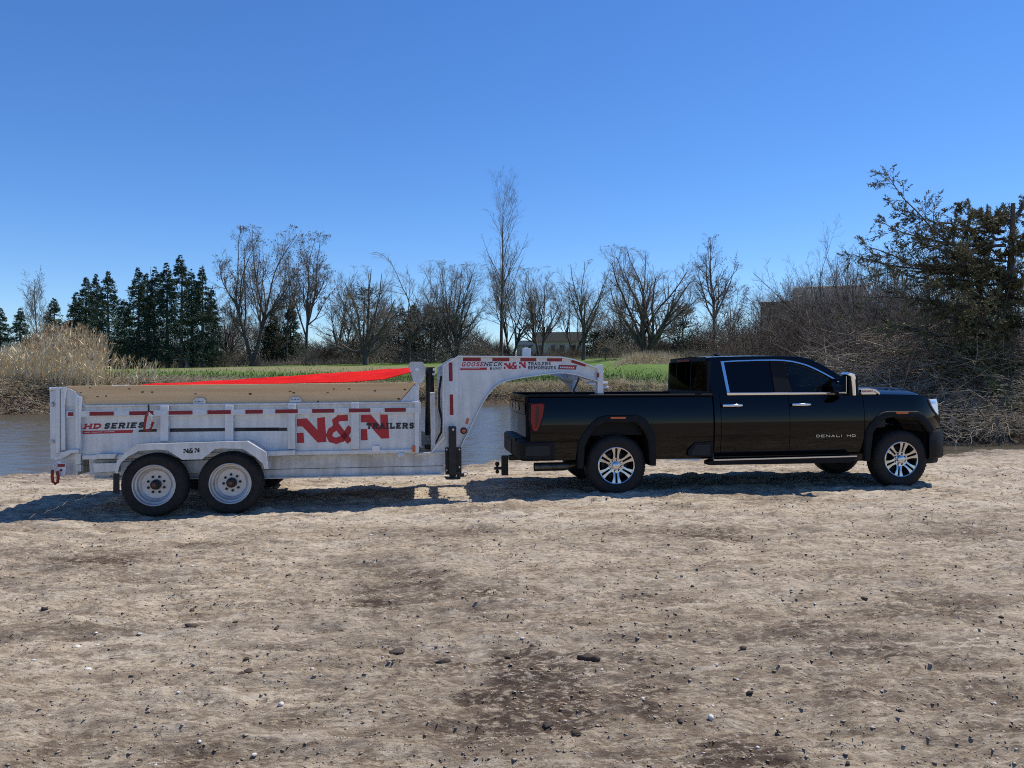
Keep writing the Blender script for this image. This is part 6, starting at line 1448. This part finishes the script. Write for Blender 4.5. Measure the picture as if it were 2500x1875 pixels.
# ------------------------------------------------------------------ stones, clods and grit on the dirt
MT['stone_white'] = noisy('pale_limestone', (.52, .49, .44), (.68, .65, .60), 20, .8, bump=.2, bscale=60, dist=.004)
MT['stone_grey'] = noisy('grey_stone', (.20, .18, .155), (.36, .33, .29), 25, .85, bump=.2, bscale=60, dist=.004)
MT['clod'] = noisy('dark_earth_clod', (.035, .025, .02), (.095, .07, .052), 25, .95, bump=.5, bscale=50, dist=.006)
MT['clod_tan'] = noisy('dry_clay_clod', (.25, .187, .132), (.46, .37, .275), 3, .95, bump=.5, bscale=50, dist=.006)
_ic = bmesh.new(); bmesh.ops.create_icosphere(_ic, subdivisions=2, radius=1.0); _ic.verts.ensure_lookup_table()
ICO = np.array([v.co[:] for v in _ic.verts]); ICF = np.array([[v.index for v in f.verts] for f in _ic.faces]); _ic.free()
_ic = bmesh.new(); bmesh.ops.create_icosphere(_ic, subdivisions=1, radius=1.0)
ICO1 = np.array([v.co[:] for v in _ic.verts]); ICF1 = np.array([[v.index for v in f.verts] for f in _ic.faces]); _ic.free()
def rock(rng, size, flat=.55, rough=.28, long_=1.0):
    V = ICO.copy(); 
    for _ in range(7):                        # planes knock facets off the ball
        n = unit(rng.normal(size=(1, 3)))[0]; d = rng.uniform(.55, .9); e = np.clip(V@n-d, 0, None); V -= e[:, None]*n
    V *= (1+rough*.4*rng.normal(size=(len(V), 1)))
    V *= np.array([size*long_, size*rng.uniform(.7, 1.0), size*flat]); a = rng.uniform(0, 6.28); c, s = math.cos(a), math.sin(a)
    V = V@np.array([[c, s, 0], [-s, c, 0], [0, 0, 1]])
    return np_mesh('stone', V, ICF)
def dz(X, Y): return float(dirt_h(np.array([float(X)]), np.array([float(Y)]))[0])
def ground_at(px, py):
    d = ray(px, py); P = CAM+d*(-CAM[2]/d[2]); return P[0], P[1]
rng = np.random.default_rng(5)
def place(name, px, py, wpx, matl, label, cat, group=None, flat=.55, long_=1.0):
    X, Y = ground_at(px, py); size = wpx/F*Y*.5*1.05
    me = rock(rng, size, flat, .55 if 'clod' in name else .15, long_=long_); o = link(name, me, matl); o.location = (X, Y, dz(X, Y)+size*flat*.55); return tag(o, label, cat, group)
place('stone', 1736, 1764, 21, MT['stone_white'], 'blocky white stone casting a dark shadow, largest stone in the right foreground', 'stone', flat=.85)
place('stone', 186, 1556, 18, MT['stone_white'], 'flat pale stone in the left foreground, largest of the pale ones there', 'stone', flat=.45, long_=1.2)
place('stone', 215, 1606, 17, MT['stone_white'], 'oval pale stone just below the flat pale stone at left', 'stone', flat=.5, long_=1.25)
place('stone', 686, 1700, 15, MT['stone_white'], 'round whitish stone near the middle of the left foreground', 'stone', flat=.7)
place('stone', 488, 1803, 13, MT['stone_white'], 'small egg shaped white stone near the bottom edge at left', 'stone', flat=.6)
place('stone', 620, 1818, 14, MT['stone_white'], 'pale stone with a dark clod beside it near the bottom edge', 'stone', flat=.6)
for px, py, w, lab in ((968, 1578, 34, 'largest dark earth clod in the middle foreground, long and low'), (1085, 1611, 28, 'dark elongated clod right of the largest clod'), (608, 1622, 20, 'black angular clod left of the centre foreground'),
        (585, 1642, 22, 'dark flat clod just under the black angular clod'), (1436, 1616, 42, 'dark ragged clump of clods in the right foreground'), (1338, 1766, 24, 'dark angular clod near the bottom right of centre'), (1406, 1796, 22, 'pointed dark clod below the angular clod at bottom right'),
        (1662, 1768, 18, 'round dark clod left of the blocky white stone'), (108, 1470, 16, 'dark lump of earth standing alone near the left edge'), (466, 1514, 30, 'flat brown slab of clay in the left middle ground'), (61, 1742, 20, 'dark clod near the left edge at the bottom')):
    place('earth_clod', px, py, w, MT['clod'], lab, 'clod', None, .5, 1.3)
spots = [(574, 1514), (675, 1516), (760, 1522), (834, 1516), (600, 1590), (1240, 1600), (503, 1690), (470, 1472), (925, 1340), (705, 1390), (570, 1405), (603, 1406), (1690, 1425), (1640, 1650), (1300, 1575), (1555, 1645), (2200, 1735), (2330, 1632), (2445, 1512), (2110, 1475), (1395, 1540), (1110, 1810), (1240, 1840), (1000, 1785), (340, 1825), (2070, 1870), (2240, 1790), (1900, 1800), (1830, 1700), (1815, 1590)]
for px, py in spots: place('small_clod', px, py, rng.uniform(9, 15), MT['clod'], 'small dark crumb of earth scattered on the tan dirt', 'clod', 'small dark earth crumbs on the dirt', .6, 1.2)
spots = [(14, 1548), (235, 1530), (238, 1552), (340, 1530), (165, 1578), (82, 1594), (490, 1565), (640, 1612), (435, 1680), (505, 1640), (1262, 1555), (1275, 1565), (1555, 1505), (1652, 1590), (1930, 1564), (1380, 1760), (2130, 1802), (1740, 1730), (1570, 1720), (1850, 1840), (2300, 1660), (2450, 1790), (1480, 1272), (1660, 1212), (1750, 1640), (1090, 1575), (380, 1845), (740, 1700), (30, 1606), (905, 1300)]
for px, py in spots: place('small_pebble', px, py, rng.uniform(6, 11), MT['stone_white'], 'small pale pebble scattered on the tan dirt', 'pebble', 'small pale pebbles on the dirt', .55, 1.1)
OCT = np.array([(1, 0, 0), (0, 1, 0), (-1, 0, 0), (0, -1, 0), (0, 0, 1), (0, 0, -1), (.7, .7, .5), (-.7, .6, .5)]); OCF = np.array([(0, 6, 4), (6, 1, 4), (1, 7, 4), (7, 2, 4), (2, 3, 4), (3, 0, 4), (0, 1, 6), (1, 2, 7), (1, 0, 5), (2, 1, 5), (3, 2, 5), (0, 3, 5)])
def grit(name, n, s0, s1, matl, label, seed, dampmask=None, flat=(.4, .75), B=None, BF=None):
    B = ICO1 if B is None else B; BF = ICF1 if BF is None else BF
    rng = np.random.default_rng(seed)
    Y = 2.8+11.5*rng.uniform(0, 1, n)**1.25; X = rng.uniform(-.74, .74, n)*Y
    if dampmask is not None:
        k = fbm(X*.9, Y*2.2, 5, 83) + .25*fbm(X*3, Y*4, 3, 7) > dampmask; X, Y = X[k], Y[k]; n = len(X)
    S = s0*(s1/s0)**(rng.uniform(0, 1, n)**2.2)*(1+.07*(Y-3)); Z = dirt_h(X, Y)
    sc = np.stack([S*rng.uniform(.8, 1.5, n), S*rng.uniform(.7, 1.1, n), S*rng.uniform(*flat, n)], 1)
    V = B[None]*(1+.22*rng.normal(size=(n, len(B), 1)))*sc[:, None]; a = rng.uniform(0, 6.28, n); c, s = np.cos(a)[:, None], np.sin(a)[:, None]
    x = V[..., 0]*c-V[..., 1]*s; y = V[..., 0]*s+V[..., 1]*c; V = np.stack([x, y, V[..., 2]], -1)+np.stack([X, Y, Z-S*.05], 1)[:, None]
    Q = BF[None]+(np.arange(n)*len(B))[:, None, None]
    tag(link(name, np_mesh(name, V.reshape(-1, 3), Q.reshape(-1, 3)), matl), label, 'gravel', kind='stuff')
grit('dark_crumbs', 320, .002, .009, MT['clod'], 'fine dark crumbs of earth strewn over the lot', 21, .03)
grit('clay_crumbs', 60000, .0022, .0115, MT['clod_tan'], 'dry flaking tan clay crumbs strewn over the lot', 22, None, (.14, .36), OCT, OCF)
grit('gravel', 450, .002, .008, MT['stone_grey'], 'fine grey gravel strewn over the lot', 23)
grit('pale_gravel', 900, .003, .011, MT['stone_white'], 'fine pale gravel strewn over the lot', 24)
